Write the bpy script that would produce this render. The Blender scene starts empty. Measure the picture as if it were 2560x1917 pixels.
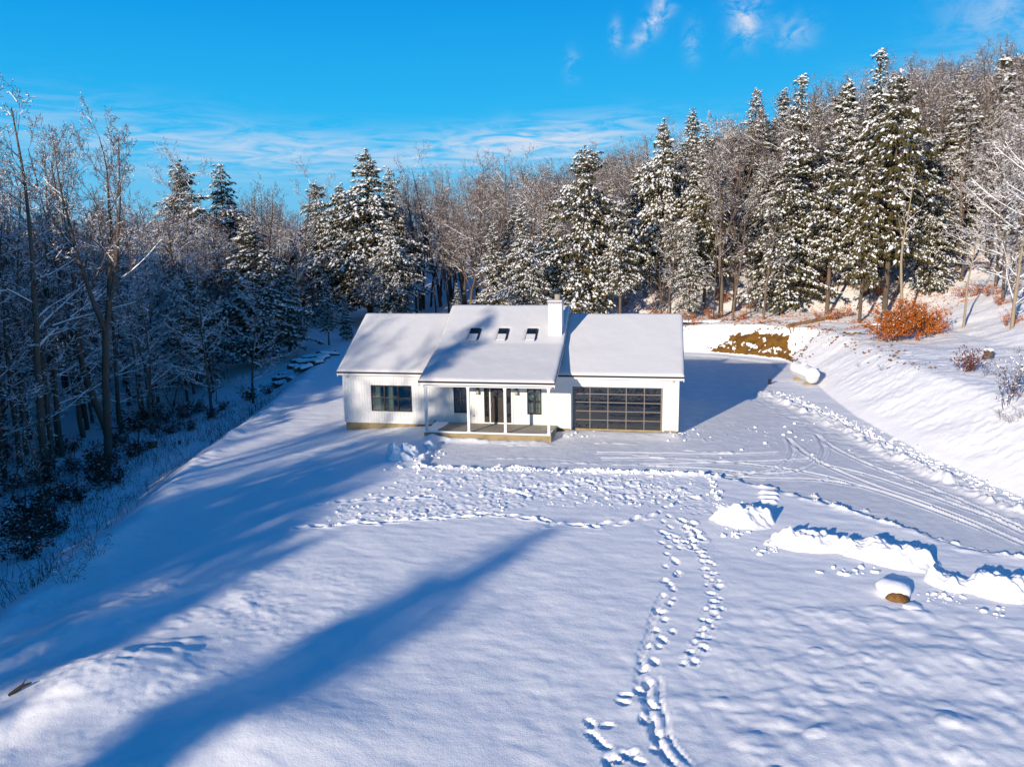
import bpy, math, random
import numpy as np
from mathutils import Matrix, Vector

random.seed(7)
rng = np.random.default_rng(7)
scene = bpy.context.scene
COL = scene.collection
R = math.radians

# ------------------------------------------------------------------ camera
CAM = np.array([4.3695, -41.5859, 10.4476])
YAW, PIT, ROL, FPX = -0.1838, 0.1846, -0.0161, 1935.61      # solved from the house's corners
_fw = np.array([math.sin(YAW)*math.cos(PIT), math.cos(YAW)*math.cos(PIT), -math.sin(PIT)])
_rt = np.array([math.cos(YAW), -math.sin(YAW), 0.0]); _up = np.cross(_rt, _fw)
_r2 = math.cos(ROL)*_rt + math.sin(ROL)*_up
_u2 = -math.sin(ROL)*_rt + math.cos(ROL)*_up
cd = bpy.data.cameras.new('camera'); cam = bpy.data.objects.new('camera', cd); COL.objects.link(cam)
M = Matrix.Identity(4)
for i in range(3):
    M[i][0] = _r2[i]; M[i][1] = _u2[i]; M[i][2] = -_fw[i]; M[i][3] = CAM[i]
cam.matrix_world = M
cd.sensor_width = 36; cd.lens = 36*FPX/2560; cd.clip_start = .5; cd.clip_end = 9000
scene.camera = cam

def ray(px, py):
    """direction of a survey sight line (2211-wide survey units)"""
    s = 2560/2211
    return _fw + _r2*((px*s-1280)/FPX) - _u2*((py*s-958.5)/FPX)
def bp(px, py, z=0.0):
    d = ray(px, py); t = (z-CAM[2])/d[2]
    return CAM + d*t
def bpy_at(px, py, Y):
    d = ray(px, py); t = (Y-CAM[1])/d[1]
    return CAM + d*t

# ------------------------------------------------------------------ light
SKYG = .66
SUN_AZ, SUN_EL = R(25.4), R(15.2)           # light travels towards +x,+y
LD = np.array([math.sin(SUN_AZ)*math.cos(SUN_EL), math.cos(SUN_AZ)*math.cos(SUN_EL), -math.sin(SUN_EL)])
sd = bpy.data.lights.new('sun', 'SUN'); so = bpy.data.objects.new('sun', sd); COL.objects.link(so)
sd.energy = 3.9; sd.angle = R(0.75); sd.color = (1.0, .86, .69)
so.rotation_euler = Vector(LD).to_track_quat('-Z', 'Y').to_euler()
so.location = (-30, -60, 40)

w = bpy.data.worlds.new('World'); scene.world = w; w.use_nodes = True
nt = w.node_tree; nt.nodes.clear()
def N(tree, t, **k):
    n = tree.nodes.new(t)
    for a, b in k.items(): setattr(n, a, b)
    return n
def Lk(tree, a, b): tree.links.new(a, b)
def mth(tree, op, a, b=None, c=None, clamp=False):
    n = N(tree, 'ShaderNodeMath', operation=op, use_clamp=clamp)
    for i, v in enumerate((a, b, c)):
        if v is None: continue
        if isinstance(v, (int, float)): n.inputs[i].default_value = v
        else: Lk(tree, v, n.inputs[i])
    return n.outputs[0]
sky = N(nt, 'ShaderNodeTexSky', sky_type='NISHITA')
sky.sun_disc = False; sky.sun_elevation = SUN_EL; sky.sun_rotation = math.pi + SUN_AZ
sky.altitude = 400; sky.air_density = 1.0; sky.dust_density = .3; sky.ozone_density = 1.6
tc = N(nt, 'ShaderNodeTexCoord'); sp = N(nt, 'ShaderNodeSeparateXYZ'); Lk(nt, tc.outputs['Generated'], sp.inputs[0])
az = mth(nt, 'ARCTAN2', sp.outputs[0], sp.outputs[1]); el = mth(nt, 'ARCSINE', sp.outputs[2])
# the clear winter air of the photograph is a purer blue than the model's: tint the sky by elevation
rp = N(nt, 'ShaderNodeValToRGB'); Lk(nt, mth(nt, 'MULTIPLY', el, 1/1.2, clamp=True), rp.inputs[0])
SKYR = [(0.0, (2.1, 5.4, 8.2)), (.05, (1.25, 5.4, 8.9)), (.10, (.18, 5.0, 9.3)), (.22, (.0, 3.4, 8.4)), (.35, (.0, 1.9, 6.0)), (.6, (.02, 1.15, 4.0)), (1.0, (.03, .75, 2.8))]
cr = rp.color_ramp
while len(cr.elements) < len(SKYR): cr.elements.new(.5)
for e_, (a_, c_) in zip(cr.elements, SKYR): e_.position = a_; e_.color = (*[v*.1*SKYG for v in c_], 1)
hs = N(nt, 'ShaderNodeMix', data_type='RGBA'); hs.inputs[0].default_value = .97
Lk(nt, sky.outputs[0], hs.inputs[6])
sc_ = N(nt, 'ShaderNodeVectorMath', operation='SCALE'); Lk(nt, rp.outputs[0], sc_.inputs[0]); sc_.inputs['Scale'].default_value = 10.0
Lk(nt, sc_.outputs[0], hs.inputs[7])
def azel(px, py):
    d = ray(px, py); d = d/np.linalg.norm(d)
    return math.atan2(d[0], d[1]), math.asin(d[2])
cmb = N(nt, 'ShaderNodeCombineXYZ'); Lk(nt, az, cmb.inputs[0]); Lk(nt, el, cmb.inputs[1])
def noise2(scx, scy, detail, rough, dist=0.0, off=0.0):
    mp = N(nt, 'ShaderNodeMapping'); Lk(nt, cmb.outputs[0], mp.inputs[0]); mp.inputs['Scale'].default_value = (scx, scy, 1); mp.inputs['Location'].default_value = (off, off*.7, 0)
    t = N(nt, 'ShaderNodeTexNoise'); Lk(nt, mp.outputs[0], t.inputs['Vector'])
    t.inputs['Scale'].default_value = 1; t.inputs['Detail'].default_value = detail; t.inputs['Roughness'].default_value = rough; t.inputs['Distortion'].default_value = dist
    return t.outputs[0]
def blob(px, py, wx, wy, ang=0.0):
    """soft patch of cloud round one direction of the sky (widths in radians)"""
    a0, e0 = azel(px, py)
    dx = mth(nt, 'SUBTRACT', az, a0); dy = mth(nt, 'SUBTRACT', el, e0)
    c, s = math.cos(ang), math.sin(ang)
    u = mth(nt, 'ADD', mth(nt, 'MULTIPLY', dx, c/wx), mth(nt, 'MULTIPLY', dy, s/wx))
    v = mth(nt, 'ADD', mth(nt, 'MULTIPLY', dx, -s/wy), mth(nt, 'MULTIPLY', dy, c/wy))
    q = mth(nt, 'ADD', mth(nt, 'MULTIPLY', u, u), mth(nt, 'MULTIPLY', v, v))
    return mth(nt, 'POWER', 2.718, mth(nt, 'MULTIPLY', q, -1.0))
def addall(l):
    o = l[0]
    for k in l[1:]: o = mth(nt, 'ADD', o, k)
    return o
def sstep(v, lo, hi):
    n = N(nt, 'ShaderNodeMapRange', interpolation_type='SMOOTHSTEP'); Lk(nt, v, n.inputs[0])
    n.inputs[1].default_value = lo; n.inputs[2].default_value = hi
    return n.outputs[0]
wisp = addall([blob(1425, 25, .026, .011, 1.0), blob(1392, 68, .02, .008, .8), blob(1330, 78, .006, .014), mth(nt, 'MULTIPLY', blob(1615, 20, .019, .024), .85), mth(nt, 'MULTIPLY', blob(1606, 62, .014, .018), .8),
               mth(nt, 'MULTIPLY', blob(1715, 70, .022, .015), .6), mth(nt, 'MULTIPLY', blob(1495, 92, .009, .018), .55), mth(nt, 'MULTIPLY', blob(1236, 140, .009, .016), .4), mth(nt, 'MULTIPLY', blob(2170, 20, .05, .03), .5)])
wn = noise2(38, 46, 7, .62, .6)
wisps = mth(nt, 'MULTIPLY', wisp, sstep(wn, .36, .68))
band = addall([mth(nt, 'MULTIPLY', blob(1190, 305, .13, .022, .06), 1.35), mth(nt, 'MULTIPLY', blob(700, 335, .24, .024), .72), mth(nt, 'MULTIPLY', blob(330, 305, .22, .034, -.1), .5), mth(nt, 'MULTIPLY', blob(2000, 160, .22, .03, .3), .28)])
bn = noise2(13, 80, 7, .60, 1.2, 3.1)
bands = mth(nt, 'MULTIPLY', band, sstep(bn, .30, .66))
haze_el = mth(nt, 'MULTIPLY', sstep(el, .30, -.03), .0)
cl = mth(nt, 'MINIMUM', mth(nt, 'ADD', mth(nt, 'MULTIPLY', wisps, .75), mth(nt, 'MULTIPLY', bands, .72)), .92)
mx = N(nt, 'ShaderNodeMix', data_type='RGBA'); Lk(nt, cl, mx.inputs[0]); Lk(nt, hs.outputs[2], mx.inputs[6])
CLOUD = (4.6, 5.0, 5.9)
mx.inputs[7].default_value = (*CLOUD, 1)
bg = N(nt, 'ShaderNodeBackground'); bg.inputs['Strength'].default_value = .1
Lk(nt, mx.outputs[2], bg.inputs['Color'])
ow = N(nt, 'ShaderNodeOutputWorld'); Lk(nt, bg.outputs[0], ow.inputs[0])

vs = scene.view_settings
vs.view_transform = 'Standard'; vs.look = 'None'; vs.exposure = .58; vs.gamma = 1.0; vs.use_curve_mapping = False

# ------------------------------------------------------------------ object helpers
def link(o, parent=None):
    COL.objects.link(o)
    if parent is not None: o.parent = parent
    return o
def empty(name, loc=(0, 0, 0), rz=0.0, sc=1.0):
    o = bpy.data.objects.new(name, None); o.empty_display_size = .3
    link(o); o.location = [float(v) for v in loc]; o.rotation_euler = (0, 0, rz)
    o.scale = (sc, sc, sc) if isinstance(sc, (int, float)) else sc
    return o
def tag(o, label=None, cat=None, group=None, kind=None):
    if label: o['label'] = label
    if cat: o['category'] = cat
    if group: o['group'] = group
    if kind: o['kind'] = kind
    return o
def mesh(name, V, F, mats, smooth=False, mi=None):
    """V (n,3); F list of arrays of equal-length faces or list of index lists"""
    me = bpy.data.meshes.new(name)
    V = np.asarray(V, np.float32)
    arrs = [np.asarray(f, np.int32) for f in F if len(f)]
    tot = sum(a.size for a in arrs); nf = sum(len(a) for a in arrs)
    me.vertices.add(len(V)); me.vertices.foreach_set('co', V.ravel())
    me.loops.add(tot); me.polygons.add(nf)
    li = np.concatenate([a.ravel() for a in arrs]) if arrs else np.zeros(0, np.int32)
    sizes = np.concatenate([np.full(len(a), a.shape[1], np.int32) for a in arrs])
    starts = np.concatenate([[0], np.cumsum(sizes)[:-1]]).astype(np.int32)
    me.loops.foreach_set('vertex_index', li)
    me.polygons.foreach_set('loop_start', starts)
    if mi is not None: me.polygons.foreach_set('material_index', np.asarray(mi, np.int32))
    me.polygons.foreach_set('use_smooth', np.full(nf, bool(smooth)))
    for m in (mats if isinstance(mats, (list, tuple)) else [mats]): me.materials.append(m)
    me.update(calc_edges=True); me.validate()
    return me
def obj(name, me, parent=None):
    return link(bpy.data.objects.new(name, me), parent)

class MB:
    """collects boxes, prisms and tubes that form ONE mesh"""
    def __init__(s): s.v = []; s.f = []; s.n = 0
    def add(s, V, F):
        s.v += [tuple(float(c) for c in p) for p in V]
        s.f += [[i+s.n for i in f] for f in F]; s.n += len(V); return s
    def box(s, x0, x1, y0, y1, z0, z1):
        return s.add([(x0,y0,z0),(x1,y0,z0),(x1,y1,z0),(x0,y1,z0),(x0,y0,z1),(x1,y0,z1),(x1,y1,z1),(x0,y1,z1)],
                     [(0,3,2,1),(4,5,6,7),(0,1,5,4),(1,2,6,5),(2,3,7,6),(3,0,4,7)])
    def prism_x(s, prof, x0, x1):
        n = len(prof)
        V = [(x0, y, z) for y, z in prof]+[(x1, y, z) for y, z in prof]
        F = [list(range(n))[::-1], list(range(n, 2*n))]+[[i, (i+1) % n, n+(i+1) % n, n+i] for i in range(n)]
        return s.add(V, F)
    def tube(s, P, rad, n=8, cap=True):
        P = [np.array(p, float) for p in P]; V = []; F = []
        for i, p in enumerate(P):
            d = P[min(i+1, len(P)-1)]-P[max(i-1, 0)]; d = d/np.linalg.norm(d)
            a = np.cross(d, [0, 0, 1.0] if abs(d[2]) < .9 else [1.0, 0, 0]); a /= np.linalg.norm(a); b = np.cross(d, a)
            for k in range(n):
                t = 2*math.pi*k/n; V.append(p+rad[i]*(math.cos(t)*a+math.sin(t)*b))
        for i in range(len(P)-1):
            for k in range(n):
                F.append([i*n+k, i*n+(k+1) % n, (i+1)*n+(k+1) % n, (i+1)*n+k])
        if cap: F += [list(range(n))[::-1], list(range((len(P)-1)*n, len(P)*n))]
        return s.add(V, F)
    def build(s, name, mat, parent=None, smooth=False, bevel=0.0):
        me = bpy.data.meshes.new(name); me.from_pydata(s.v, [], s.f); me.materials.append(mat); me.update()
        if smooth: me.polygons.foreach_set('use_smooth', [True]*len(me.polygons))
        o = obj(name, me, parent)
        if bevel:
            b = o.modifiers.new('bevel', 'BEVEL'); b.width = bevel; b.segments = 2; b.limit_method = 'ANGLE'
        return o

# ------------------------------------------------------------------ noise
def vnoise(x, y, seed=0):
    ix = np.floor(x); iy = np.floor(y); fx = x-ix; fy = y-iy
    fx = fx*fx*fx*(fx*(fx*6-15)+10); fy = fy*fy*fy*(fy*(fy*6-15)+10)
    def h(a, b):
        t = np.sin(a*127.1+b*311.7+seed*74.7)*43758.5453
        return t-np.floor(t)
    return ((h(ix, iy)*(1-fx)+h(ix+1, iy)*fx)*(1-fy)+(h(ix, iy+1)*(1-fx)+h(ix+1, iy+1)*fx)*fy)*2-1
def fbm(x, y, o=4, seed=0, gain=.5, lac=2.03):
    s = 0; a = 1.0; t = 0
    for k in range(o):
        s = s+a*vnoise(x, y, seed+k*13); t += a; a *= gain
        x, y = (x*.8-y*.6)*lac, (x*.6+y*.8)*lac
    return s/t
def sst(a, b, x):
    t = np.clip((x-a)/(b-a), 0, 1); return t*t*(3-2*t)
def sdist(x, y, poly):
    """signed distance to a polyline, positive on its left"""
    best = np.full(np.shape(x), 1e9); sg = np.ones(np.shape(x)); arc = np.zeros(np.shape(x)); L = 0
    for (ax, ay), (bx, by) in zip(poly[:-1], poly[1:]):
        ex, ey = bx-ax, by-ay; l2 = ex*ex+ey*ey; ln = math.sqrt(l2)
        t = np.clip(((x-ax)*ex+(y-ay)*ey)/l2, 0, 1)
        d = np.hypot(x-ax-t*ex, y-ay-t*ey)
        c = ex*(y-ay)-ey*(x-ax)
        m = d < best-1e-9
        best = np.where(m, d, best); sg = np.where(m, np.where(c >= 0, 1.0, -1.0), sg); arc = np.where(m, L+t*ln, arc); L += ln
    return best*sg, arc
def inpoly(x, y, poly):
    r = np.zeros(np.shape(x), bool); n = len(poly)
    for i in range(n):
        (x1, y1), (x2, y2) = poly[i], poly[(i+1) % n]
        c = ((y1 > y) != (y2 > y)) & (x < (x2-x1)*(y-y1)/((y2-y1) if y2 != y1 else 1e-9)+x1)
        r ^= c
    return r

# ------------------------------------------------------------------ materials
def mat(name, col, rough=.6, spec=.3, bump=None, vary=None, ior=None):
    m = bpy.data.materials.new(name); m.use_nodes = True; t = m.node_tree
    p = t.nodes['Principled BSDF']
    p.inputs['Base Color'].default_value = (*col, 1); p.inputs['Roughness'].default_value = rough
    p.inputs['Specular IOR Level'].default_value = spec
    if ior: p.inputs['IOR'].default_value = ior
    co = N(t, 'ShaderNodeTexCoord')
    if vary:           # (scale, colour2, low, high, detail)
        n = N(t, 'ShaderNodeTexNoise'); n.inputs['Scale'].default_value = vary[0]; n.inputs['Detail'].default_value = vary[4] if len(vary) > 4 else 5
        Lk(t, co.outputs['Object'], n.inputs['Vector'])
        r = N(t, 'ShaderNodeMapRange', interpolation_type='SMOOTHSTEP'); r.inputs[1].default_value = vary[2]; r.inputs[2].default_value = vary[3]
        Lk(t, n.outputs[0], r.inputs[0])
        mm = N(t, 'ShaderNodeMix', data_type='RGBA'); Lk(t, r.outputs[0], mm.inputs[0])
        mm.inputs[6].default_value = (*col, 1); mm.inputs[7].default_value = (*vary[1], 1)
        Lk(t, mm.outputs[2], p.inputs['Base Color'])
    if bump:           # list of (scale, distance)
        prev = None
        for sc, dist in bump:
            n = N(t, 'ShaderNodeTexNoise'); n.inputs['Scale'].default_value = sc; n.inputs['Detail'].default_value = 4
            Lk(t, co.outputs['Object'], n.inputs['Vector'])
            b = N(t, 'ShaderNodeBump'); b.inputs['Distance'].default_value = dist; b.inputs['Strength'].default_value = 1
            Lk(t, n.outputs[0], b.inputs['Height'])
            if prev: Lk(t, prev.outputs[0], b.inputs['Normal'])
            prev = b
        Lk(t, prev.outputs[0], p.inputs['Normal'])
    return m
MT = {}
MT['snow'] = mat('fresh_snow', (.93, .93, .94), .65, .25, bump=[(1.1, .030), (7, .008), (28, .006), (90, .003)])
MT['packed'] = mat('packed_snow', (.74, .75, .775), .6, .25, bump=[(2.2, .035), (25, .010)], vary=(1.3, (.82, .83, .85), .4, .7))
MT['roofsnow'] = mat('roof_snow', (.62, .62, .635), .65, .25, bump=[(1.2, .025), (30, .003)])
MT['treesnow'] = mat('tree_snow', (.86, .865, .88), .7, .2, bump=[(14, .02)])
MT['soil'] = mat('bare_soil', (.21, .105, .022), .9, .1, bump=[(3, .06), (18, .03)], vary=(1.6, (.12, .062, .018), .40, .66))
MT['siding'] = mat('white_siding', (.74, .735, .725), .5, .3, vary=(.9, (.70, .695, .685), .3, .7))
MT['trim'] = mat('white_trim', (.72, .715, .70), .45, .3, vary=(2, (.69, .685, .67), .3, .7))
MT['concrete'] = mat('concrete', (.34, .26, .14), .85, .2, bump=[(14, .006)], vary=(1.7, (.24, .19, .115), .4, .68))
MT['slab'] = mat('slab_concrete', (.34, .31, .26), .8, .2, bump=[(16, .004)], vary=(1.1, (.27, .25, .215), .35, .7))
MT['shingle'] = mat('dark_shingle', (.025, .025, .028), .8, .2, bump=[(20, .01)])
MT['black'] = mat('black_frame', (.018, .018, .02), .4, .4, vary=(5, (.026, .026, .028), .3, .7))
MT['bronze'] = mat('bronze_frame', (.20, .165, .145), .42, .4, vary=(4, (.17, .14, .125), .3, .7))
MT['door'] = mat('dark_door', (.035, .028, .026), .45, .35, bump=[(6, .004)], vary=(3, (.05, .04, .036), .3, .7))
MT['glass'] = mat('dark_glass', (.010, .013, .014), .03, .5, ior=1.75)
MT['garageglass'] = mat('tinted_glass', (.006, .008, .009), .02, .5, bump=[(1.1, .005)], ior=2.0)
MT['curtain'] = mat('pale_curtain', (.55, .58, .42), .8, .1, bump=[(9, .02)])
MT['interior'] = mat('interior_wall', (.22, .19, .16), .8, .1, vary=(2, (.18, .16, .14), .3, .7))
MT['flue'] = mat('clay_flue', (.36, .32, .26), .8, .2, vary=(8, (.26, .23, .19), .4, .7))
MT['capmetal'] = mat('grey_cap', (.28, .27, .27), .5, .4, vary=(6, (.22, .22, .22), .4, .7))
MT['lampglass'] = mat('lantern_glass', (.45, .44, .40), .15, .5, vary=(9, (.38, .37, .34), .3, .7))
MT['tank'] = mat('white_tank_paint', (.62, .62, .61), .35, .4, vary=(3, (.54, .54, .53), .4, .7))
MT['rock'] = mat('brown_rock', (.20, .10, .035), .85, .2, bump=[(7, .04)], vary=(6, (.12, .06, .02), .42, .62))
MT['wood'] = mat('cut_wood', (.30, .19, .10), .8, .2, bump=[(9, .02)], vary=(5, (.17, .10, .055), .4, .65))
MT['cedar'] = mat('log_bark', (.07, .05, .04), .9, .1, bump=[(9, .03)], vary=(4, (.12, .09, .07), .4, .65))

def rand_mat(name, c1, c2, rough=.8, bump=None, spatial=3.0):
    """material whose colour drifts from thing to thing and along the thing"""
    m = mat(name, c1, rough, .15, bump=bump)
    t = m.node_tree; p = t.nodes['Principled BSDF']
    oi = N(t, 'ShaderNodeObjectInfo'); co = N(t, 'ShaderNodeTexCoord')
    n = N(t, 'ShaderNodeTexNoise'); n.inputs['Scale'].default_value = spatial; n.inputs['Detail'].default_value = 3; Lk(t, co.outputs['Object'], n.inputs['Vector'])
    f = mth(t, 'ADD', mth(t, 'MULTIPLY', oi.outputs['Random'], .6), mth(t, 'MULTIPLY', mth(t, 'SUBTRACT', n.outputs[0], .3), 1.0), clamp=True)
    mm = N(t, 'ShaderNodeMix', data_type='RGBA'); Lk(t, f, mm.inputs[0])
    mm.inputs[6].default_value = (*c1, 1); mm.inputs[7].default_value = (*c2, 1); Lk(t, mm.outputs[2], p.inputs['Base Color'])
    return m
MT['needle'] = rand_mat('evergreen_needles', (.052, .052, .018), (.135, .108, .044), .7, spatial=1.2)
MT['twig'] = rand_mat('twig_bark', (.070, .048, .040), (.17, .115, .09), .85, spatial=.6)
MT['bark'] = rand_mat('trunk_bark', (.065, .05, .042), (.20, .15, .11), .9, bump=[(10, .03)], spatial=.8)
MT['palebark'] = rand_mat('pale_bark', (.26, .20, .14), (.36, .29, .20), .85, bump=[(8, .02)], spatial=.8)
MT['orangeleaf'] = rand_mat('orange_dry_leaf', (.36, .095, .014), (.52, .17, .032), .7, spatial=2.5)
MT['redleaf'] = rand_mat('dark_dry_leaf', (.09, .030, .022), (.17, .055, .035), .8, spatial=2.5)
# ------------------------------------------------------------------ terrain
EDGE = [(-4, -60), (-8, -42), (-11.5, -33), (-13.6, -26), (-14.7, -22), (-15.6, -17.5), (-16.7, -13), (-18.7, -6.4), (-20.9, 5.7), (-24.5, 20), (-28, 33), (-36, 48)]   # brow of the yard, left
TOE = [(40, -36), (30, -24), (23, -15.5), (18.9, -9.2), (17.2, -3), (16.0, 5), (15.7, 12), (15.9, 20), (15.2, 26), (10.6, 29.3), (4, 31.5), (-4, 35), (-14, 42), (-26, 53), (-42, 66), (-70, 80), (-130, 95)]  # foot of the bank, right and back

def base_h(x, y):
    x = np.asarray(x, float); y = np.asarray(y, float)
    h = -.46*sst(-7.5, -14.5, x)                       # yard tilts gently to the left
    de, _ = sdist(x, y, EDGE)
    lf = np.maximum(de, 0)
    yf = sst(44, 12, y); h = h-yf*1.9*sst(-.3, 4.0, de)-(.35+.65*yf)*1.0*sst(3, 14, de)
    dt, arc = sdist(x, y, TOE); dt = -dt; df = np.maximum(dt, 0)
    hb = np.interp(arc, [0, 20, 30, 45, 75, 83, 90, 100, 130, 200], [2.2, 2.4, 2.6, 2.7, 2.5, 1.9, .7, .45, .3, .2])
    wb = np.interp(arc, [0, 40, 75, 83, 90, 200], [4.6, 4.2, 3.2, 2.6, 4, 6])
    sl = np.interp(arc, [0, 30, 60, 85, 105, 130, 200], [.24, .28, .33, .33, .28, .22, .20])
    t = np.clip(df/wb, 0, 1)
    prof = np.where(t < .82, t*1.07, .8774+.1226*(1-(1-np.clip((t-.82)/.18, 0, 1))**1.6))
    f0 = np.maximum(df-wb, 0); far = np.maximum(f0-7, 0); hill = .09*np.minimum(f0, 7)+sl*75*(1-np.exp(-far/75.))*1.25
    back = np.maximum(far-150, 0)*.12
    h = h+hb*prof+hill-back
    return h

FORM = [(8.5, -26.5, 3.2, 1.1, .5, .16), (14.5, -25.5, 3.5, .9, .6, .2), (11, -22.5, 2.4, .8, .4, .10), (-8.7, -26.6, 2.5, 1.5, .4, .5), (-11.5, -24, 2.2, 1.1, .9, .38), (-4.2, -27.8, 2.4, 1.2, .2, .38), (15, -22, 2.2, .8, .7, .12)]
def form(x, y):
    """bigger swells of the open ground"""
    h = 0
    for cx, cy, a, b, an, am in FORM:
        c, s = math.cos(an), math.sin(an); u = ((x-cx)*c+(y-cy)*s)/a; v = (-(x-cx)*s+(y-cy)*c)/b
        h = h+am*np.exp(-(u*u+v*v))
    return h

def ground_z(x, y):
    return float(base_h(np.array([x]), np.array([y]))[0])

def g2(px, py, z=0.0):
    p = bp(px, py, z); return (p[0], p[1])

DRIVE = [(-7.2, -3.0), g2(905, 1008), g2(1100, 1010), g2(1300, 1017), g2(1532, 1026), g2(1620, 1046), g2(1700, 1066), g2(1850, 1108), g2(1960, 1143), g2(2080, 1185), (17.3, -15.6), (24.5, -22.5), (29, -27), (30, -24.6), (22.3, -15.8), (18.2, -9.4), (16.2, -3.2), (14.6, 3.5), (13.3, 8.4), (12.1, 11.6), (12.7, 16), (14.4, 21), (14.2, 25.2), (10, 28.4), (5.0, 29.6), (5.0, 4), (-1, .4), (-7.2, .4)]
ROUGH = [g2(880, 1000), g2(1100, 1012), g2(1300, 1019), g2(1530, 1027), g2(1560, 1105), g2(1500, 1118), g2(1430, 1088), g2(1320, 1100), g2(1180, 1095), g2(1050, 1118), g2(900, 1128), g2(640, 1140), g2(760, 1080), g2(850, 1042)]

def segs(lo, hi, st): return list(np.arange(lo, hi-1e-6, st))
def geo(a, b, st, r):
    o = []; v = a
    while v < b: o.append(v); v += st; st *= r
    return o+[b]
xs = np.array([-v for v in geo(36, 3000, .8, 1.06)][::-1]+segs(-35.6, -15, .22)+segs(-15, 20, .07)+segs(20, 30, .2)+geo(30, 3000, .4, 1.06))
ys = np.array([-v for v in geo(30, 3000, .8, 1.12)][::-1]+segs(-29.8, -14, .06)+segs(-14, -2, .085)+segs(-2, 14, .13)+segs(14, 36, .2)+geo(36, 3000, .5, 1.04))
X, Y = np.meshgrid(xs, ys)                   # rows = y
H = base_h(X, Y)+form(X, Y)
DE, _ = sdist(X, Y, EDGE); DT, ARC = sdist(X, Y, TOE); DT = -DT
near = (np.abs(X) < 60) & (Y > -45) & (Y < 60)
drv = inpoly(X, Y, DRIVE)
def softpoly(poly, wdt):
    d, _ = sdist(X, Y, poly+[poly[0]]); d = np.abs(d)
    return np.where(inpoly(X, Y, poly), sst(0, wdt, d), 0)
DRS = softpoly(DRIVE, .35); RGS = softpoly(ROUGH, 1.2)
open_ = sst(1.5, -1.0, DE)*sst(1.0, -.6, DT)*(1-DRS)
# lawn: fine swells, wind ripples, hummocks toward the lower right
H += open_*(.035*fbm(X*.55, Y*.55, 3, 3)+.012*fbm(X*1.4+Y*.5, Y*3.2, 2, 5))
hum = sst(2.5, 9, X)*sst(-17.5, -22.5, Y)*sst(24, 14, X)+.35*sst(-1, 3, X)*sst(-21, -25, Y)
n1 = fbm(X*.95+.5*Y, Y*1.25-.3*X, 3, 21)
H += open_*np.clip(hum, 0, 1)*(.085*np.maximum(n1-.10, 0)+.03*fbm(X*2.6, Y*2.2, 2, 23)+.05*np.maximum(fbm(X*1.9-.6*Y, Y*1.6, 3, 25)-.22, 0))
crust = sst(-2, -8, X)*sst(-17, -22, Y)
H += open_*crust*(.10*np.maximum(fbm(X*.9, Y*1.3, 3, 31), 0)+.02*fbm(X*6, Y*6, 2, 33)*(vnoise(X*.7, Y*.7, 35) > .1))
# churned snow along the plough edge
ch = fbm(X*3.1, Y*3.1, 3, 41); ch2 = fbm(X*8.5, Y*8.5, 2, 43)
patch = sst(-.35, .25, fbm(X*.6, Y*.9, 3, 47))
H += RGS*(.3+.7*patch)*(.045*np.maximum(ch, -.25)+.04*np.maximum(ch2, -.15)+.05*fbm(X*9.5, Y*9.5, 2, 45))
# plough edge: a lip of lumps where the lawn meets the cleared drive
dd, _ = sdist(X, Y, DRIVE[0:11]); ad = np.abs(dd)
H -= .11*DRS
lip = np.exp(-(ad/.22)**2)*(~((X < -6.7) & (Y > -6)))
xr = X
H += lip*np.where(xr < 7.2, .16, .07)*np.clip(.35+1.3*fbm(X*2.6, Y*2.6, 3, 51), 0, 1.4)
# right berm: broken clods along the bank foot
BERM = [(12.1, 11.6), (13.3, 8.4), (14.6, 3.5), (16.2, -3.2), (18.2, -9.4), (22.3, -15.8)]
db, _ = sdist(X, Y, BERM)
bl = np.exp(-((db+.45)/.42)**2)
H += bl*(.16+.36*np.clip(fbm(X*1.9, Y*1.9, 4, 61)+.1, -.2, 1)+.13*np.maximum(fbm(X*4.5, Y*4.5, 3, 63), 0))
H += np.exp(-((db+1.7)/.8)**2)*(.05*fbm(X*3, Y*3, 3, 65))
# bank: slumped folds running down the face
bk = sst(.2, 1.2, DT)*sst(8.5, 4.5, DT)*sst(90, 78, ARC)*near
H += bk*(.045*np.maximum(fbm(X*2.6, Y*2.6, 4, 76), -.2)+.10*fbm(ARC*.45+.3*DT, DT*.35, 4, 71)+.045*fbm(ARC*1.7+.7*DT, DT*.45, 3, 73)+.02*fbm(X*4, Y*4, 2, 75))
H += sst(4, 7, DT)*near*(.16*fbm(X*.35, Y*.35, 4, 77)+.05*fbm(X*1.4, Y*1.4, 3, 79))
# brow of the yard and the rough slope below it
H += np.exp(-((DE-.1)/.7)**2)*near*sst(26, 16, Y)*(.10+.26*np.maximum(fbm(X*.8, Y*.8, 3, 81), -.3))
H += sst(.8, 3, DE)*near*(.14*fbm(X*.45, Y*.45, 4, 83)+.07*fbm(X*1.5, Y*1.5, 3, 85))
far_rough = sst(60, 90, np.hypot(X, Y))*sst(900, 300, np.hypot(X, Y))
H += far_rough*1.0*fbm(X*.03, Y*.03, 3, 87)
# house pad: keep the ground clear of the floor
pad = (X > -13.3) & (X < 5.7) & (Y > .05) & (Y < 9.5)
H = np.where(pad, np.minimum(H, -.15), H)
front = np.exp(-((Y+.2)/.5)**2)*sst(-.3, .3, X)*sst(6.4, 5.7, X)
fb_ = sst(-1.7, -.25, Y)*sst(.06, .05, Y)*sst(-.7, -.05, X)*sst(6.2, 5.7, X); H = H*(1-fb_)+fb_*(-.004+.022*fbm(X*2.2, Y*5, 3, 89))

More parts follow.
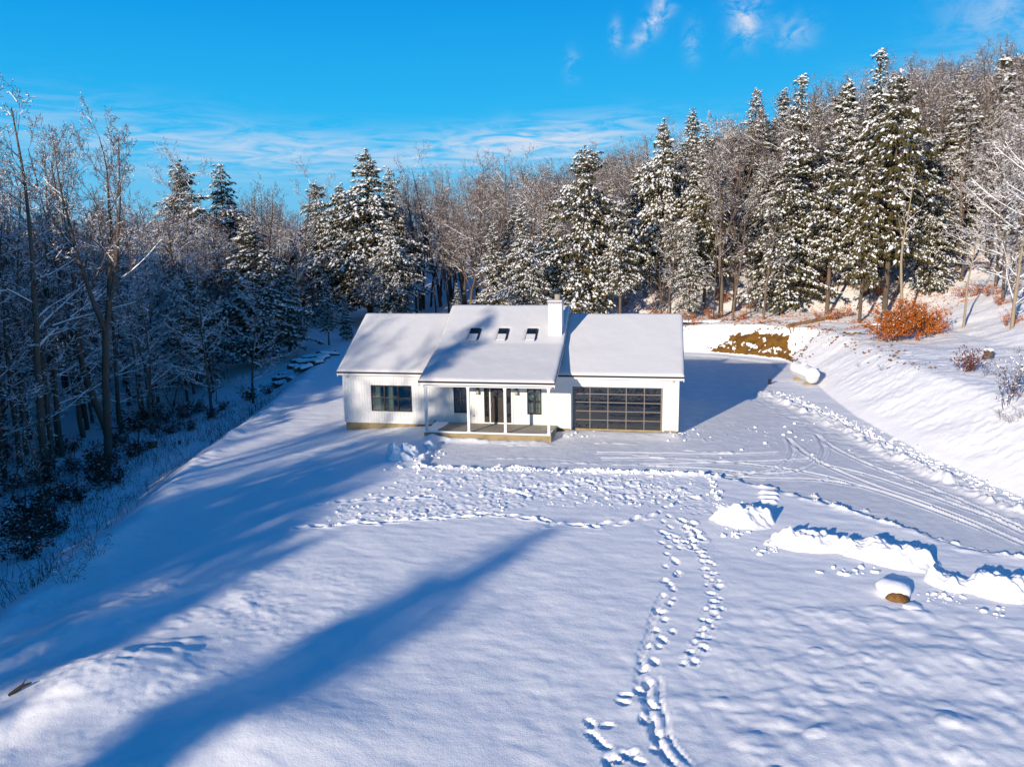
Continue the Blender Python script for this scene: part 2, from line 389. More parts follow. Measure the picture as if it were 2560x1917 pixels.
H += np.exp(-((Y+2.78)/.30)**2)*sst(-7.9, -7.3, X)*sst(-.6, -1.4, X)*(.13+.10*np.maximum(fbm(X*1.6, Y*2, 3, 55), -.4)+.08*sst(-4, -7, X))
H += np.exp(-(((X+.1)/.5)**2+((Y+1.0)/.6)**2))*(.10+.07*fbm(X*3, Y*3, 3, 57))

def stamp(cx, cy, rad, fn):
    i0, i1 = np.searchsorted(xs, [cx-rad, cx+rad]); j0, j1 = np.searchsorted(ys, [cy-rad, cy+rad])
    if i1 <= i0 or j1 <= j0: return
    sx = X[j0:j1, i0:i1]-cx; sy = Y[j0:j1, i0:i1]-cy
    H[j0:j1, i0:i1] += fn(sx, sy)
def foot(cx, cy, ang, L=.30, W=.15, dep=.14, rim=.05):
    c, s = math.cos(ang), math.sin(ang); ra = random.random()*100
    def fn(sx, sy):
        u = (sx*c+sy*s)/L; v = (-sx*s+sy*c)/W
        q = np.sqrt(u*u+v*v)
        return -dep*sst(1.1, .5, q)+rim*np.exp(-((q-1.25)/.28)**2)*(1+.6*vnoise(sx*5+ra, sy*5, 2))
    stamp(cx, cy, L*2.2, fn)
def path_pts(pl, step):
    out = []; carry = 0.0
    for (ax, ay), (bx, by) in zip(pl[:-1], pl[1:]):
        L = math.hypot(bx-ax, by-ay); t = carry
        while t < L:
            out.append((ax+(bx-ax)*t/L, ay+(by-ay)*t/L, math.atan2(by-ay, bx-ax))); t += step
        carry = t-L
    return out
def trail(pl, step, side, **k):
    s = 1
    for x, y, a in path_pts(pl, step):
        s = -s; jx, jy = random.gauss(0, .05), random.gauss(0, .05)
        foot(x-math.sin(a)*side*s+jx, y+math.cos(a)*side*s+jy, a+random.gauss(0, .3), **{kk: v*random.uniform(.75, 1.25) for kk, v in k.items()})
A = [g2(*p) for p in [(1428, 1085), (1440, 1120), (1437, 1160), (1448, 1200), (1452, 1240), (1442, 1290), (1425, 1340), (1418, 1375), (1402, 1420), (1398, 1470), (1395, 1510), (1405, 1550), (1412, 1590), (1430, 1625), (1455, 1656)]]
trail(A, .52, .12, L=.17, W=.09, dep=.095, rim=.006)
trail([(x+.15, y) for x, y in A[2:9]], .95, .14, L=.15, W=.08, dep=.07, rim=.006)
for pl, wd, dp in [(A[9:], .13, .16), ([(x+.30, y+.1) for x, y in A[9:]], .10, .10), ([(x-.22, y) for x, y in A[5:10]], .10, .10)]:
    for x, y, a in path_pts(pl, .16): foot(x+random.gauss(0, .02), y, a, L=.2, W=wd*.8, dep=dp*.30, rim=.004)
B = [g2(*p) for p in [(1505, 1180), (1528, 1215), (1538, 1250), (1545, 1300), (1530, 1345), (1512, 1385), (1492, 1425), (1480, 1448)]]
trail(B, .30, .15, L=.12, W=.075, dep=.06, rim=.008); trail(B, .45, .05, L=.15, W=.11, dep=.05, rim=.02)
trail([g2(*p) for p in [(1480, 1125), (1500, 1150), (1506, 1180)]], .35, .12, L=.25, W=.14, dep=.10, rim=.04)
trail([g2(*p) for p in [(1440, 1150), (1475, 1175), (1500, 1185)]], .4, .1, L=.25, W=.14, dep=.08, rim=.03)
C = [g2(*p) for p in [(650, 1138), (730, 1134), (800, 1128), (880, 1122), (960, 1117), (1030, 1112), (1090, 1112), (1160, 1122), (1200, 1132), (1250, 1134), (1300, 1134), (1350, 1127), (1425, 1108)]]
trail(C, .62, .05, L=.34, W=.12, dep=.09, rim=.04)
trail([g2(*p) for p in [(700, 1085), (780, 1080), (860, 1077), (930, 1072)]], .6, .06, L=.3, W=.13, dep=.08, rim=.035)
for q in [(1278, 1585), (1275, 1560), (1305, 1612), (1290, 1598), (1330, 1640), (1350, 1632), (1365, 1628), (1312, 1645), (1380, 1645), (1352, 1500), (1346, 1515), (1310, 1565)]:
    p = g2(*q); foot(p[0], p[1], random.uniform(0, 3), L=.18, W=.10, dep=.09, rim=.008)
for k in range(3):                                      # scattered dents and clods in the churned strip
    pass
for k in range(620):
    q = (random.uniform(700, 1560), random.uniform(1018, 1125)); p = g2(*q)
    if inpoly(np.array([p[0]]), np.array([p[1]]), ROUGH)[0]:
        foot(p[0], p[1], random.uniform(0, 3), L=random.uniform(.06, .14), W=random.uniform(.05, .10), dep=random.uniform(-.05, .06), rim=.012)
for q, L_, d_ in [((1130, 1068), .55, .22), ((1215, 1058), .35, .15), ((1275, 1042), .45, .2), ((1290, 1055), .3, .16), ((1360, 1075), .4, .14), ((1445, 1072), .35, .14), ((1500, 1075), .4, .1)]:
    p = g2(*q); foot(p[0], p[1], -.7, L=L_*.8, W=.16, dep=d_*.6, rim=.03)
for q in [(960, 950+70), (760, 940+20), (690, 970+8), (700, 1020)]:
    p = g2(*q, -.3); foot(p[0], p[1], .5, L=.5, W=.3, dep=-.09, rim=.0)
for k in range(60):                                     # low hummocks where tufts and stones lie under the snow
    hx, hy = random.triangular(4, 17, 15), random.uniform(-28.5, -19.5); ra_, hh_ = random.uniform(.15, .5), random.uniform(.012, .045)
    foot(hx, hy, random.uniform(-.5, .9), L=ra_*1.4, W=ra_, dep=-hh_, rim=0)
# wheel and sled ruts on the drive
def rut(pl, wd=.13, dep=.030):
    for x, y, a in path_pts(pl, .10):
        c, s = math.cos(a), math.sin(a)
        def fn(sx, sy):
            u = sx*c+sy*s; v = np.abs(-sx*s+sy*c)/wd
            wn_ = np.where(np.abs(u) <= .05, 1.0, 0.0)
            return wn_*(-dep*sst(1.0, .6, v)+dep*1.3*np.exp(-((v-1.35)/.35)**2))
        stamp(x, y, .45, fn)
def smooth(pl, n=8):
    P = [np.array(p) for p in pl]; P = [2*P[0]-P[1]]+P+[2*P[-1]-P[-2]]; o = []
    for i in range(1, len(P)-2):
        for k in range(n):
            t = k/n; a, b, c, d = P[i-1:i+3]
            o.append(tuple(.5*((2*b)+(c-a)*t+(2*a-5*b+4*c-d)*t*t+(3*b-a-3*c+d)*t**3)))
    return o+[tuple(P[-2])]
RUTS = [
 [(1400, 1015), (1500, 1022), (1600, 1020), (1660, 1012), (1690, 1000), (1706, 985), (1712, 965), (1702, 942)],
 [(1420, 1003), (1540, 1008), (1640, 1018), (1720, 1012), (1768, 990), (1780, 965), (1765, 936)],
 [(1700, 942), (1740, 975), (1790, 1003), (1880, 1040), (1990, 1078), (2100, 1120), (2211, 1168)],
 [(1765, 936), (1800, 962), (1880, 1000), (1990, 1040), (2100, 1085), (2211, 1135)],
 [(1300, 985), (1400, 985), (1520, 990), (1640, 1000), (1760, 1018), (1880, 1050), (2000, 1090), (2120, 1135)],
 [(1380, 998), (1480, 996), (1600, 992), (1680, 990), (1760, 985)], [(1290, 972), (1420, 974), (1560, 976), (1680, 972)],
 [(1780, 998), (1880, 1022), (2000, 1062), (2130, 1108), (2211, 1145)], [(1480, 1012), (1620, 1026), (1760, 1030), (1860, 1045)]]
for rr in RUTS: rut(smooth([g2(*p) for p in rr]))
for rr in [[(1080, 957), (1190, 958)], [(1060, 985), (1190, 985), (1240, 990)], [(1190, 995), (1320, 996), (1450, 1002)], [(1480, 968), (1600, 975)], [(1290, 952), (1380, 955)], [(1370, 978), (1460, 988)]]:
    for x, y, a in path_pts([g2(*p) for p in rr], .2):
        foot(x, y+random.gauss(0, .06), a, L=.22, W=.09, dep=-.05*random.random(), rim=0)
for rr in [[(1545, 1028), (1620, 1042), (1700, 1060)], [(1700, 1062), (1790, 1090), (1880, 1118)], [(1900, 1126), (2000, 1152), (2100, 1178), (2211, 1205)], [(1755, 1065), (1830, 1090), (1910, 1105)]]:
    for x, y, a in path_pts([g2(*p) for p in rr], .13):
        foot(x, y+random.gauss(0, .05), a, L=.14, W=.08, dep=-.10*random.random()**2, rim=0)
for k in range(46):                                     # stray clods on the drive
    p = g2(random.uniform(1480, 1760), random.uniform(905, 985)); foot(p[0], p[1], random.random()*3, L=.1, W=.08, dep=-.07*random.random(), rim=0)
# stepped scrape left by a plough blade
for k, yy in enumerate([1052, 1064, 1073, 1082]):
    for x, y, a in path_pts([g2(1642, yy), g2(1678, yy+2)], .08): foot(x, y, a, L=.15, W=.10, dep=-.045, rim=0)

NX, NY = len(xs), len(ys)
VV = np.stack([X.ravel(), Y.ravel(), H.ravel()], 1)
# smooth normals of the whole sheet, shared by every piece cut from it
gx = np.gradient(H, axis=1)/np.gradient(X, axis=1); gy = np.gradient(H, axis=0)/np.gradient(Y, axis=0)
NN = np.stack([-gx.ravel(), -gy.ravel(), np.ones(gx.size)], 1); NN /= np.linalg.norm(NN, axis=1)[:, None]
jj, ii = np.meshgrid(np.arange(NY-1), np.arange(NX-1), indexing='ij')
q0 = (jj*NX+ii).ravel(); Q = np.stack([q0, q0+1, q0+NX+1, q0+NX], 1)
cx_ = X[:-1, :-1].ravel(); cy_ = Y[:-1, :-1].ravel(); dt_ = DT[:-1, :-1].ravel(); de_ = DE[:-1, :-1].ravel(); ar_ = ARC[:-1, :-1].ravel()
kind_ = np.zeros(len(Q), np.int8)
kind_[de_ > .6] = 3
kind_[(dt_ > .3) & (de_ <= .6)] = 2
kind_[(dt_ > .3) & (de_ > .6)] = 3
kind_[(dt_ > 30)] = 2
kind_[drv[:-1, :-1].ravel()] = 1
for k, (nm, mk) in enumerate([('yard_snow', 'snow'), ('driveway', 'packed'), ('hillside', 'snow'), ('woodland_floor', 'snow')]):
    F = Q[kind_ == k]
    if not len(F): continue
    used, inv = np.unique(F, return_inverse=True)
    me = mesh(nm, VV[used], [inv.reshape(F.shape)], MT[mk], smooth=True)
    try: me.normals_split_custom_set_from_vertices(NN[used].tolist())
    except Exception as e: print('normals', e)
    tag(obj(nm, me), kind='structure')

def surf(x, y):
    """height of the finished sheet"""
    i = int(np.clip(np.searchsorted(xs, x)-1, 0, NX-2)); j = int(np.clip(np.searchsorted(ys, y)-1, 0, NY-2))
    fx = (x-xs[i])/(xs[i+1]-xs[i]); fy = (y-ys[j])/(ys[j+1]-ys[j])
    return float((H[j, i]*(1-fx)+H[j, i+1]*fx)*(1-fy)+(H[j+1, i]*(1-fx)+H[j+1, i+1]*fx)*fy)

def march(px, py):
    """where a sight line first meets the ground"""
    d = ray(px, py); t = np.linspace(8, 260, 2600); P = CAM[None, :]+d[None, :]*t[:, None]
    h = base_h(P[:, 0], P[:, 1]); i = np.argmax(P[:, 2] < h+.02)
    return float(P[i, 0]), float(P[i, 1])
# the raw earth of the cut behind the drive: a sheet draped on the bank, its edge frayed by snow
gx_ = np.arange(8.2, 17.2, .05); gy_ = np.arange(22.5, 31, .05); SX, SY = np.meshgrid(gx_, gy_)
sdt = -sdist(SX, SY, TOE)[0]
iz = np.clip((SX-xs[np.clip(np.searchsorted(xs, SX)-1, 0, NX-2)]), 0, 9)
I_ = np.clip(np.searchsorted(xs, SX)-1, 0, NX-2); J_ = np.clip(np.searchsorted(ys, SY)-1, 0, NY-2)
fx_ = (SX-xs[I_])/(xs[I_+1]-xs[I_]); fy_ = (SY-ys[J_])/(ys[J_+1]-ys[J_])
SZ = (H[J_, I_]*(1-fx_)+H[J_, I_+1]*fx_)*(1-fy_)+(H[J_+1, I_]*(1-fx_)+H[J_+1, I_+1]*fx_)*fy_
e1 = fbm(SX*1.1, SY*1.1, 4, 93); e2 = fbm(SX*3.5, SY*3.5, 4, 95)
lo_ = .10+.12*np.maximum(e2, -.3); hi_ = np.interp(SX, [9, 10.5, 12, 14.8, 16.2], [.2, 1.0, 2.1, 2.5, 2.0])+.5*e1+.35*e2
sm = (sdt > lo_) & (sdt < hi_) & (SX > 9.3+.6*e1+.25*(sdt)) & (SX < 15.8+.35*e2) & ((e2 < .30) | (sdt < .5))
sm |= (sdt > 1.2) & (sdt < 3.4) & (SX > 8.8) & (SX < 16.9) & (e2 > .30)
SZ = SZ+.03+.05*fbm(SX*2.3, SY*2.3, 3, 97)*(sdt > .3)
kq = sm[:-1, :-1] & sm[1:, :-1] & sm[:-1, 1:] & sm[1:, 1:]
idx = np.arange(SX.size).reshape(SX.shape); q0 = idx[:-1, :-1][kq]; W_ = SX.shape[1]; F = np.stack([q0, q0+1, q0+W_+1, q0+W_], 1); used, inv = np.unique(F, return_inverse=True)
tag(obj('bare_soil', mesh('bare_soil', np.stack([SX.ravel(), SY.ravel(), SZ.ravel()], 1)[used], [inv.reshape(F.shape)], MT['soil'], smooth=True)), kind='structure')
# ------------------------------------------------------------------ house
XL, XR, YB = -13.32, 5.72, 9.62
RY = 4.81                                            # ridge line
house = tag(empty('house', (-4, 0, 0)), 'white single-storey farmhouse with snowy roofs, porch and glazed garage door', 'house')
def hp(o):                                           # keep world placement under the house's empty
    o.parent = house; o.matrix_parent_inverse = Matrix.Translation((4, 0, 0)); return o
def part(b, name, m, parent=None, **k):
    o = b.build(name, MT[m], parent, **k)
    return hp(o) if parent is None else o

OPEN = [(-11.64, -9.20, .79, 2.31), (-6.72, -5.92, .81, 2.27), (-4.97, -3.42, .30, 2.27), (-2.52, -1.72, .82, 2.27), (0.0, 4.88, 0.0, 2.45)]
def siding_wall(x0, x1, z0f, z1, y, holes, pitch=.162, groove=.011):
    """front wall of vertical boards with a real groove between neighbours, openings left out"""
    b = MB(); x = x0
    while x < x1-1e-6:
        xa, xb = x, min(x+pitch, x1)
        cuts = sorted({xa, xb}|{h[k] for h in holes for k in (0, 1) if xa < h[k] < xb})
        for a, c in zip(cuts[:-1], cuts[1:]):
            zz = [(z0f(.5*(a+c)), z1)]
            for h in holes:
                if h[0] <= .5*(a+c) <= h[1]:
                    nz = []
                    for s, e in zz:
                        if h[2] > s+.001: nz.append((s, min(e, h[2])))
                        if h[3] < e-.001: nz.append((max(s, h[3]), e))
                    zz = nz
            cc = c-groove if abs(c-xb) < 1e-6 and c < x1 else c
            for s, e in zz:
                if e > s and cc > a: b.box(a, cc, y, y+.035, s, e)
        x += pitch
    # sheathing behind the grooves
    for h0, h1 in [(x0, OPEN[0][0])]+[(OPEN[i][1], OPEN[i+1][0]) for i in range(4)]+[(OPEN[4][1], x1)]:
        if h1 > h0: b.box(h0, h1, y+.032, y+.16, z0f(.5*(h0+h1)), z1)
    for h in OPEN:
        if h[2] > .05: b.box(h[0], h[1], y+.032, y+.16, z0f(h[0]), h[2])
        b.box(h[0], h[1], y+.032, y+.16, h[3], z1)
    return b
zf = lambda x: .09 if x < 5.3 and x < 0 else (.10)
wall = part(siding_wall(XL, XR, zf, 3.02, 0.0, OPEN), 'wall', 'siding')
b = MB(); b.box(XL, XL+.14, .165, YB-.16, .09, 3.02); b.prism_x([(.0, 3.02), (YB, 3.02), (RY, 3.02+.55*RY-.12)], XL, XL+.14); part(b, 'wall', 'siding')
b = MB(); b.box(XR-.14, XR, .165, YB-.16, .09, 3.02); b.prism_x([(.0, 3.02), (YB, 3.02), (RY, 3.02+.55*RY-.12)], XR-.14, XR); part(b, 'wall', 'siding')
b = MB(); b.box(XL, XR, YB-.155, YB, .09, 3.02); part(b, 'wall', 'siding')
b = MB(); b.box(XL-.012, XL+.09, -.022, .03, .085, 3.0); part(b, 'corner_board', 'trim')
b = MB(); b.box(XR-.09, XR+.012, -.022, .03, .085, 3.0); part(b, 'corner_board', 'trim')
for xa, xb in ((XL+.095, -7.86), (-.86, -.13)): b = MB(); b.box(xa, xb, -.018, .02, .085, .2); part(b, 'skirt_board', 'trim')
# foundation and floor
b = MB(); b.box(XL+.05, XR-.05, .05, YB-.05, -1.0, .085); part(b, 'foundation', 'concrete')
b = MB(); b.box(XL+.16, -1.0, .18, YB-.18, .09, .24); part(b, 'floor', 'interior')
b = MB(); b.box(XL+.16, XR-.16, .2, YB-.2, 2.75, 2.85); part(b, 'ceiling', 'interior')
b = MB(); b.box(-13.0, -7.2, 4.3, 4.45, .24, 2.75); b.box(-7.2, -7.08, .3, YB-.2, .24, 2.75); b.box(-1.1, -1.0, .3, YB-.2, .09, 2.75); b.box(-7.05, -1.1, 3.4, 3.5, .24, 2.75); part(b, 'partition', 'interior')

# roofs -------------------------------------------------------------
def snow_sheet(name, parent, x0, x1, prof, thick, seed, holes=()):
    """snow lying on a pitched roof: rounded at its edges, slightly uneven, closed underneath"""
    L = [0.0]
    for (a, b_), (c, d) in zip(prof[:-1], prof[1:]): L.append(L[-1]+math.hypot(c-a, d-b_))
    tot = L[-1]
    def fine(n0, n1, T):
        e = [0, .015, .04, .08, .14, .22]
        m = np.linspace(.34, T-.34, max(4, int(T/.14)))
        return np.array(e+list(m)+[T-v for v in e[::-1]])
    us = fine(0, 0, x1-x0); ss = fine(0, 0, tot)
    U, S = np.meshgrid(us, ss)
    yy = np.interp(S, L, [p[0] for p in prof]); zz = np.interp(S, L, [p[1] for p in prof])
    de = np.minimum(np.minimum(U, (x1-x0)-U), np.minimum(S, tot-S))
    t = thick*np.sqrt(np.clip(1-(1-np.clip(de/.17, 0, 1))**2, 0, 1))*(1+.22*fbm((U+x0)*.7, S*.7, 3, seed))+.006*fbm(U*7, S*7, 2, seed+3)*(de > .03)
    for hx0, hx1, hs0, hs1, f in holes:
        din = np.minimum(np.minimum(U+x0-hx0, hx1-U-x0), np.minimum(S-hs0, hs1-S))
        t = t*(1-(1-f)*sst(-.05, .05, din))
    top = np.stack([U+x0, yy, zz+t], -1).reshape(-1, 3); bot = np.stack([U+x0, yy, zz-.003], -1).reshape(-1, 3)
    n, m = U.shape; q = (np.arange(n-1)[:, None]*m+np.arange(m-1)[None, :]).ravel()
    Ft = np.stack([q, q+1, q+m+1, q+m], 1); Fb = np.stack([q, q+m, q+m+1, q+1], 1)+n*m
    rim = list(range(m))+[k*m+m-1 for k in range(1, n)]+[(n-1)*m+k for k in range(m-2, -1, -1)]+[k*m for k in range(n-2, 0, -1)]
    rim = np.array(rim); r2 = np.roll(rim, -1); Fr = np.stack([rim, rim+n*m, r2+n*m, r2], 1)
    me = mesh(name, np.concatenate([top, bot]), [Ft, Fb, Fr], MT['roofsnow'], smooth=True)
    return obj(name, me, parent)

def pitched(x0, x1, front, label=None, back=None, fasc=.19, seed=0, holes=()):
    """roof deck with dark shingle edge; front = [(y,z)...] eave to ridge, mirrored behind"""
    rid = front[-1]; bk = back or [(2*rid[0]-y, z) for y, z in front[:-1][::-1]]
    top = front+bk
    und = [(y, z-.10) for y, z in top]
    b = MB(); n = len(top)
    V = []; 
    prof = top+und[::-1]
    # the concave underside is split per slope so every face stays planar and convex
    for (a, c), (ua, uc) in zip(zip(top[:-1], top[1:]), zip(und[:-1], und[1:])):
        b.prism_x([a, c, uc, ua][::-1], x0, x1)
    rf = part(b, 'roof', 'shingle')
    if label: rf['label'] = label
    f = MB()
    ey, ez = front[0]
    f.box(x0+.012, x1-.012, ey+.012, ey+.045, ez-.02-fasc, ez-.028)
    f.box(x0+.02, x1-.02, ey+.047, .02 if ey > -1 else ey+.35, ez-.02-fasc, ez-fasc)
    for xx, xo in ((x0, 1), (x1, -1)):
        for (ya, za), (yb, zb) in zip(top[:-1], top[1:]):
            xa, xb = sorted((xx+.014*xo, xx+.045*xo))
            f.prism_x([(ya+.05, za-.102), (yb, zb-.102), (yb, zb-.102-.2), (ya+.05, za-.102-.2)], xa, xb)
    f.build('fascia', MT['trim'], rf)
    snow_sheet('snow_layer', rf, x0+.01, x1-.01, top, .11, seed, holes)
    return rf
EZ = 3.105
side = lambda y: EZ+.5505*(y+.214)
pitched(XL-.27, -7.70, [(-.214, EZ), (RY, side(RY))], 'left wing roof under smooth snow with tree shadows', seed=201)
pitched(-.88, XR+.27, [(-.214, EZ), (RY, side(RY))], 'garage roof under smooth snow', seed=231)
mz = lambda y: 6.384-.553*(RY-y)
KY = 1.42
mp_ = [(-2.68, EZ+.005), (KY, mz(KY)), (RY, 6.384)]
slen = math.hypot(KY+2.68, mz(KY)-mp_[0][1])
sk_s = lambda y: slen+(y-KY)*math.hypot(1, .553)
SKY = [(-6.24, -5.66), (-4.55, -3.98), (-2.87, -2.28)]
pitched(-7.95, -.62, mp_, 'taller main roof carried down over the porch', back=[(YB+.2, mz(RY)-.553*(YB+.2-RY))], seed=261,
        holes=[(a-.04, c+.04, sk_s(1.74), sk_s(2.68), .12) for a, c in SKY])
# gable infill above the side roofs and over the porch ends
for xa, xb in ((-7.72, -7.60), (-1.0, -.88)):
    b = MB()
    b.prism_x([(-2.2, 2.74), (KY, 2.74), (KY, mz(KY)-.101), (-2.2, mp_[0][1]+.34*(.48)-.101)], xa, xb)
    b.prism_x([(KY, 2.74), (RY, 2.74), (RY, 6.283), (KY, mz(KY)-.101)], xa, xb)
    b.prism_x([(RY, 2.74), (YB, 2.74), (YB, mz(RY)-.553*(YB-RY)-.101), (RY, 6.283)], xa, xb)
    part(b, 'gable', 'siding')
# skylights
for a, c in SKY:
    y0, y1 = 1.70, 2.64
    def P(x, y, o): n = np.array([0, -.484, .875]); return (np.array([x, y, mz(y)])+n*o)
    def slab(b, xa, xb, ya, yb, o0, o1):
        V = [P(xa, ya, o0), P(xb, ya, o0), P(xb, yb, o0), P(xa, yb, o0), P(xa, ya, o1), P(xb, ya, o1), P(xb, yb, o1), P(xa, yb, o1)]
        b.add(V, [(0,3,2,1),(4,5,6,7),(0,1,5,4),(1,2,6,5),(2,3,7,6),(3,0,4,7)])
    b = MB(); slab(b, a, a+.055, y0, y1, 0, .17); slab(b, c-.055, c, y0, y1, 0, .17); slab(b, a+.056, c-.056, y1-.07, y1, 0, .168); slab(b, a+.056, c-.056, y0, y0+.06, 0, .168)
    sl = part(b, 'skylight', 'black')
    b = MB(); slab(b, a+.057, c-.057, y0+.062, y1-.072, .02, .14); b.build('pane', MT['glass'], sl)
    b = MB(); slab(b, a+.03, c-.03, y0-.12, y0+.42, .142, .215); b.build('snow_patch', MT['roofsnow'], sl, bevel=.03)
# chimney
b = MB(); cx0, cx1, cy0, cy1 = -1.59, -.82, 2.06, 2.98
x = cx0
while x < cx1-.01:
    b.box(x, min(x+.145, cx1), cy0, cy0+.03, mz(cy0)-.3, 6.80); x += .16
b.box(cx0+.002, cx1-.002, cy0+.028, cy1, 4.2, 6.80); ch = part(b, 'chimney', 'siding')
b = MB(); b.box(cx0-.055, cx1+.055, cy0-.055, cy1+.055, 6.802, 6.88); b.build('cap', MT['capmetal'], ch, bevel=.01)
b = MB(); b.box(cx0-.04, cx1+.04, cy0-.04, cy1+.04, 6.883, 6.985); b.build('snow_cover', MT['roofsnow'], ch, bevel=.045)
b = MB(); b.tube([(-1.1, 2.52, 6.97), (-1.1, 2.52, 7.26)], [.17, .17], 20); b.tube([(-1.1, 2.52, 7.255), (-1.1, 2.52, 7.30)], [.185, .185], 20); b.build('flue', MT['flue'], ch)

# windows -----------------------------------------------------------
def window(x0, x1, z0, z1, cols, rail, grille, curtains=False):
    t = .055; y0, y1 = -.028, .06
    b = MB()
    b.box(x0, x1, y0, y1, z0, z0+t); b.box(x0, x1, y0, y1, z1-t, z1); b.box(x0, x0+t, y0+.002, y1, z0+t, z1-t); b.box(x1-t, x1, y0+.002, y1, z0+t, z1-t)
    wd = part(b, 'window', 'black')
    b = MB(); b.box(x0+.03, x1-.03, .028, .036, z0+.03, z1-.03); pn = b.build('pane', MT['winglass'], wd)
    b = MB()
    for k in range(1, cols):
        xm = x0+(x1-x0)*k/cols; b.box(xm-.035, xm+.035, y0+.004, .026, z0+t, z1-t)
    w_ = (x1-x0)/cols
    for k in range(cols):
        xa, xb = x0+w_*k+.045, x0+w_*(k+1)-.045
        b.box(xa, xb, y0+.012, .024, rail-.022, rail+.022)
        if grille:
            n = 3
            for q in range(1, n): b.box(xa+(xb-xa)*q/n-.008, xa+(xb-xa)*q/n+.008, .006, .022, rail+.023, z1-t)
            for q in range(1, 3): b.box(xa, xb, .007, .0215, rail+(z1-t-rail)*q/3-.008, rail+(z1-t-rail)*q/3+.008)
    b.build('sash', MT['black'], wd)
    if curtains:
        for cxa, cxb in curtains:
            V = []; n = 18
            for k in range(n+1):
                xx = cxa+(cxb-cxa)*k/n; V += [(xx, .30+.035*math.sin(k*1.9), .35), (xx, .30+.035*math.sin(k*1.9), 2.4)]
            F = [[2*k, 2*k+2, 2*k+3, 2*k+1] for k in range(n)]
            me = bpy.data.meshes.new('curtain'); me.from_pydata(V, [], F); me.materials.append(MT['curtain'])
            o = obj('curtain', me, wd); sm = o.modifiers.new('cloth', 'SOLIDIFY'); sm.thickness = .012
    return wd
gm = bpy.data.materials.new('window_glass'); gm.use_nodes = True; t = gm.node_tree; t.nodes.clear()
tr = N(t, 'ShaderNodeBsdfTransparent'); tr.inputs[0].default_value = (.80, .85, .83, 1)
gl = N(t, 'ShaderNodeBsdfGlossy'); gl.inputs['Roughness'].default_value = .02; gl.inputs[0].default_value = (.9, .95, .95, 1)
fr = N(t, 'ShaderNodeFresnel'); fr.inputs[0].default_value = 1.6
ms = N(t, 'ShaderNodeMixShader'); Lk(t, mth(t, 'ADD', fr.outputs[0], .05), ms.inputs[0]); Lk(t, tr.outputs[0], ms.inputs[1]); Lk(t, gl.outputs[0], ms.inputs[2])
o_ = N(t, 'ShaderNodeOutputMaterial'); Lk(t, ms.outputs[0], o_.inputs[0]); MT['winglass'] = gm
window(*OPEN[0][:2], OPEN[0][2], OPEN[0][3], 3, 1.56, False, [(-11.5, -11.2), (-10.72, -10.42)])
window(*OPEN[1][:2], OPEN[1][2], OPEN[1][3], 2, 1.55, False)
window(*OPEN[3][:2], OPEN[3][2], OPEN[3][3], 2, 1.56, False, [(-2.45, -2.18), (-2.05, -1.8)])
# entry: door between two sidelights
x0, x1, z0, z1 = OPEN[2]
b = MB(); b.box(x0-.09, x0, -.03, .03, .24, z1+.09); b.box(x1, x1+.09, -.03, .03, .24, z1+.09); b.box(x0, x1, -.03, .03, z1, z1+.09); b.box(x0, x1, -.035, .12, .24, .298)
b.box(-4.665, -4.60, -.025, .08, .30, z1); b.box(-3.80, -3.735, -.025, .08, .30, z1)
part(b, 'door_frame', 'trim')
b = MB(); dx0, dx1 = -4.597, -3.803
for a in ((dx0, dx0+.12, .30, z1), (dx1-.12, dx1, .30, z1), (dx0+.12, dx1-.12, 1.58, 1.72), (dx0+.12, dx1-.12, z1-.12, z1), (dx0+.12, dx1-.12, .30, .50), (dx0+.12, dx1-.12, .78, .84)): b.box(a[0], a[1], .010, .07, a[2], a[3])
xx = dx0+.12
while xx < dx1-.125: b.box(xx, min(xx+.083, dx1-.12), .026, .06, .50, .78); b.box(xx, min(xx+.083, dx1-.12), .026, .06, .84, 1.58); xx += .0925
b.box(dx0+.121, dx1-.121, .045, .065, .5, 1.58)
dr = part(b, 'door', 'door')
b = MB(); b.box(dx0+.12, dx1-.12, .035, .045, 1.72, z1-.12); b.build('pane', MT['glass'], dr)
b = MB(); b.box(-4.212, -4.188, .015, .034, 1.72, z1-.12); b.box(dx0+.12, dx1-.12, .016, .0335, 1.925, 1.947); b.build('glazing_bar', MT['black'], dr)
b = MB(); b.tube([(dx0+.06, -.045, 1.22), (dx0+.06, -.045, 1.42)], [.013, .013], 8); b.tube([(dx0+.06, .012, 1.24), (dx0+.06, -.045, 1.24)], [.01, .01], 6); b.tube([(dx0+.06, .012, 1.40), (dx0+.06, -.045, 1.40)], [.01, .01], 6); b.build('handle', MT['capmetal'], dr)
for xa, xb in ((x0+.002, -4.667), (-3.733, x1-.002)):
    b = MB(); b.box(xa, xa+.05, .0, .07, .30, z1); b.box(xb-.05, xb, .0, .07, .30, z1); b.box(xa+.05, xb-.05, .0, .07, .30, .62); b.box(xa+.05, xb-.05, .0, .07, z1-.06, z1)
    for zz in (1.0, 1.4, 1.82): b.box(xa+.05, xb-.05, .01, .03, zz-.012, zz+.012)
    s_ = part(b, 'sidelight', 'black'); b = MB(); b.box(xa+.05, xb-.05, .035, .045, .62, z1-.06); b.build('pane', MT['glass'], s_)
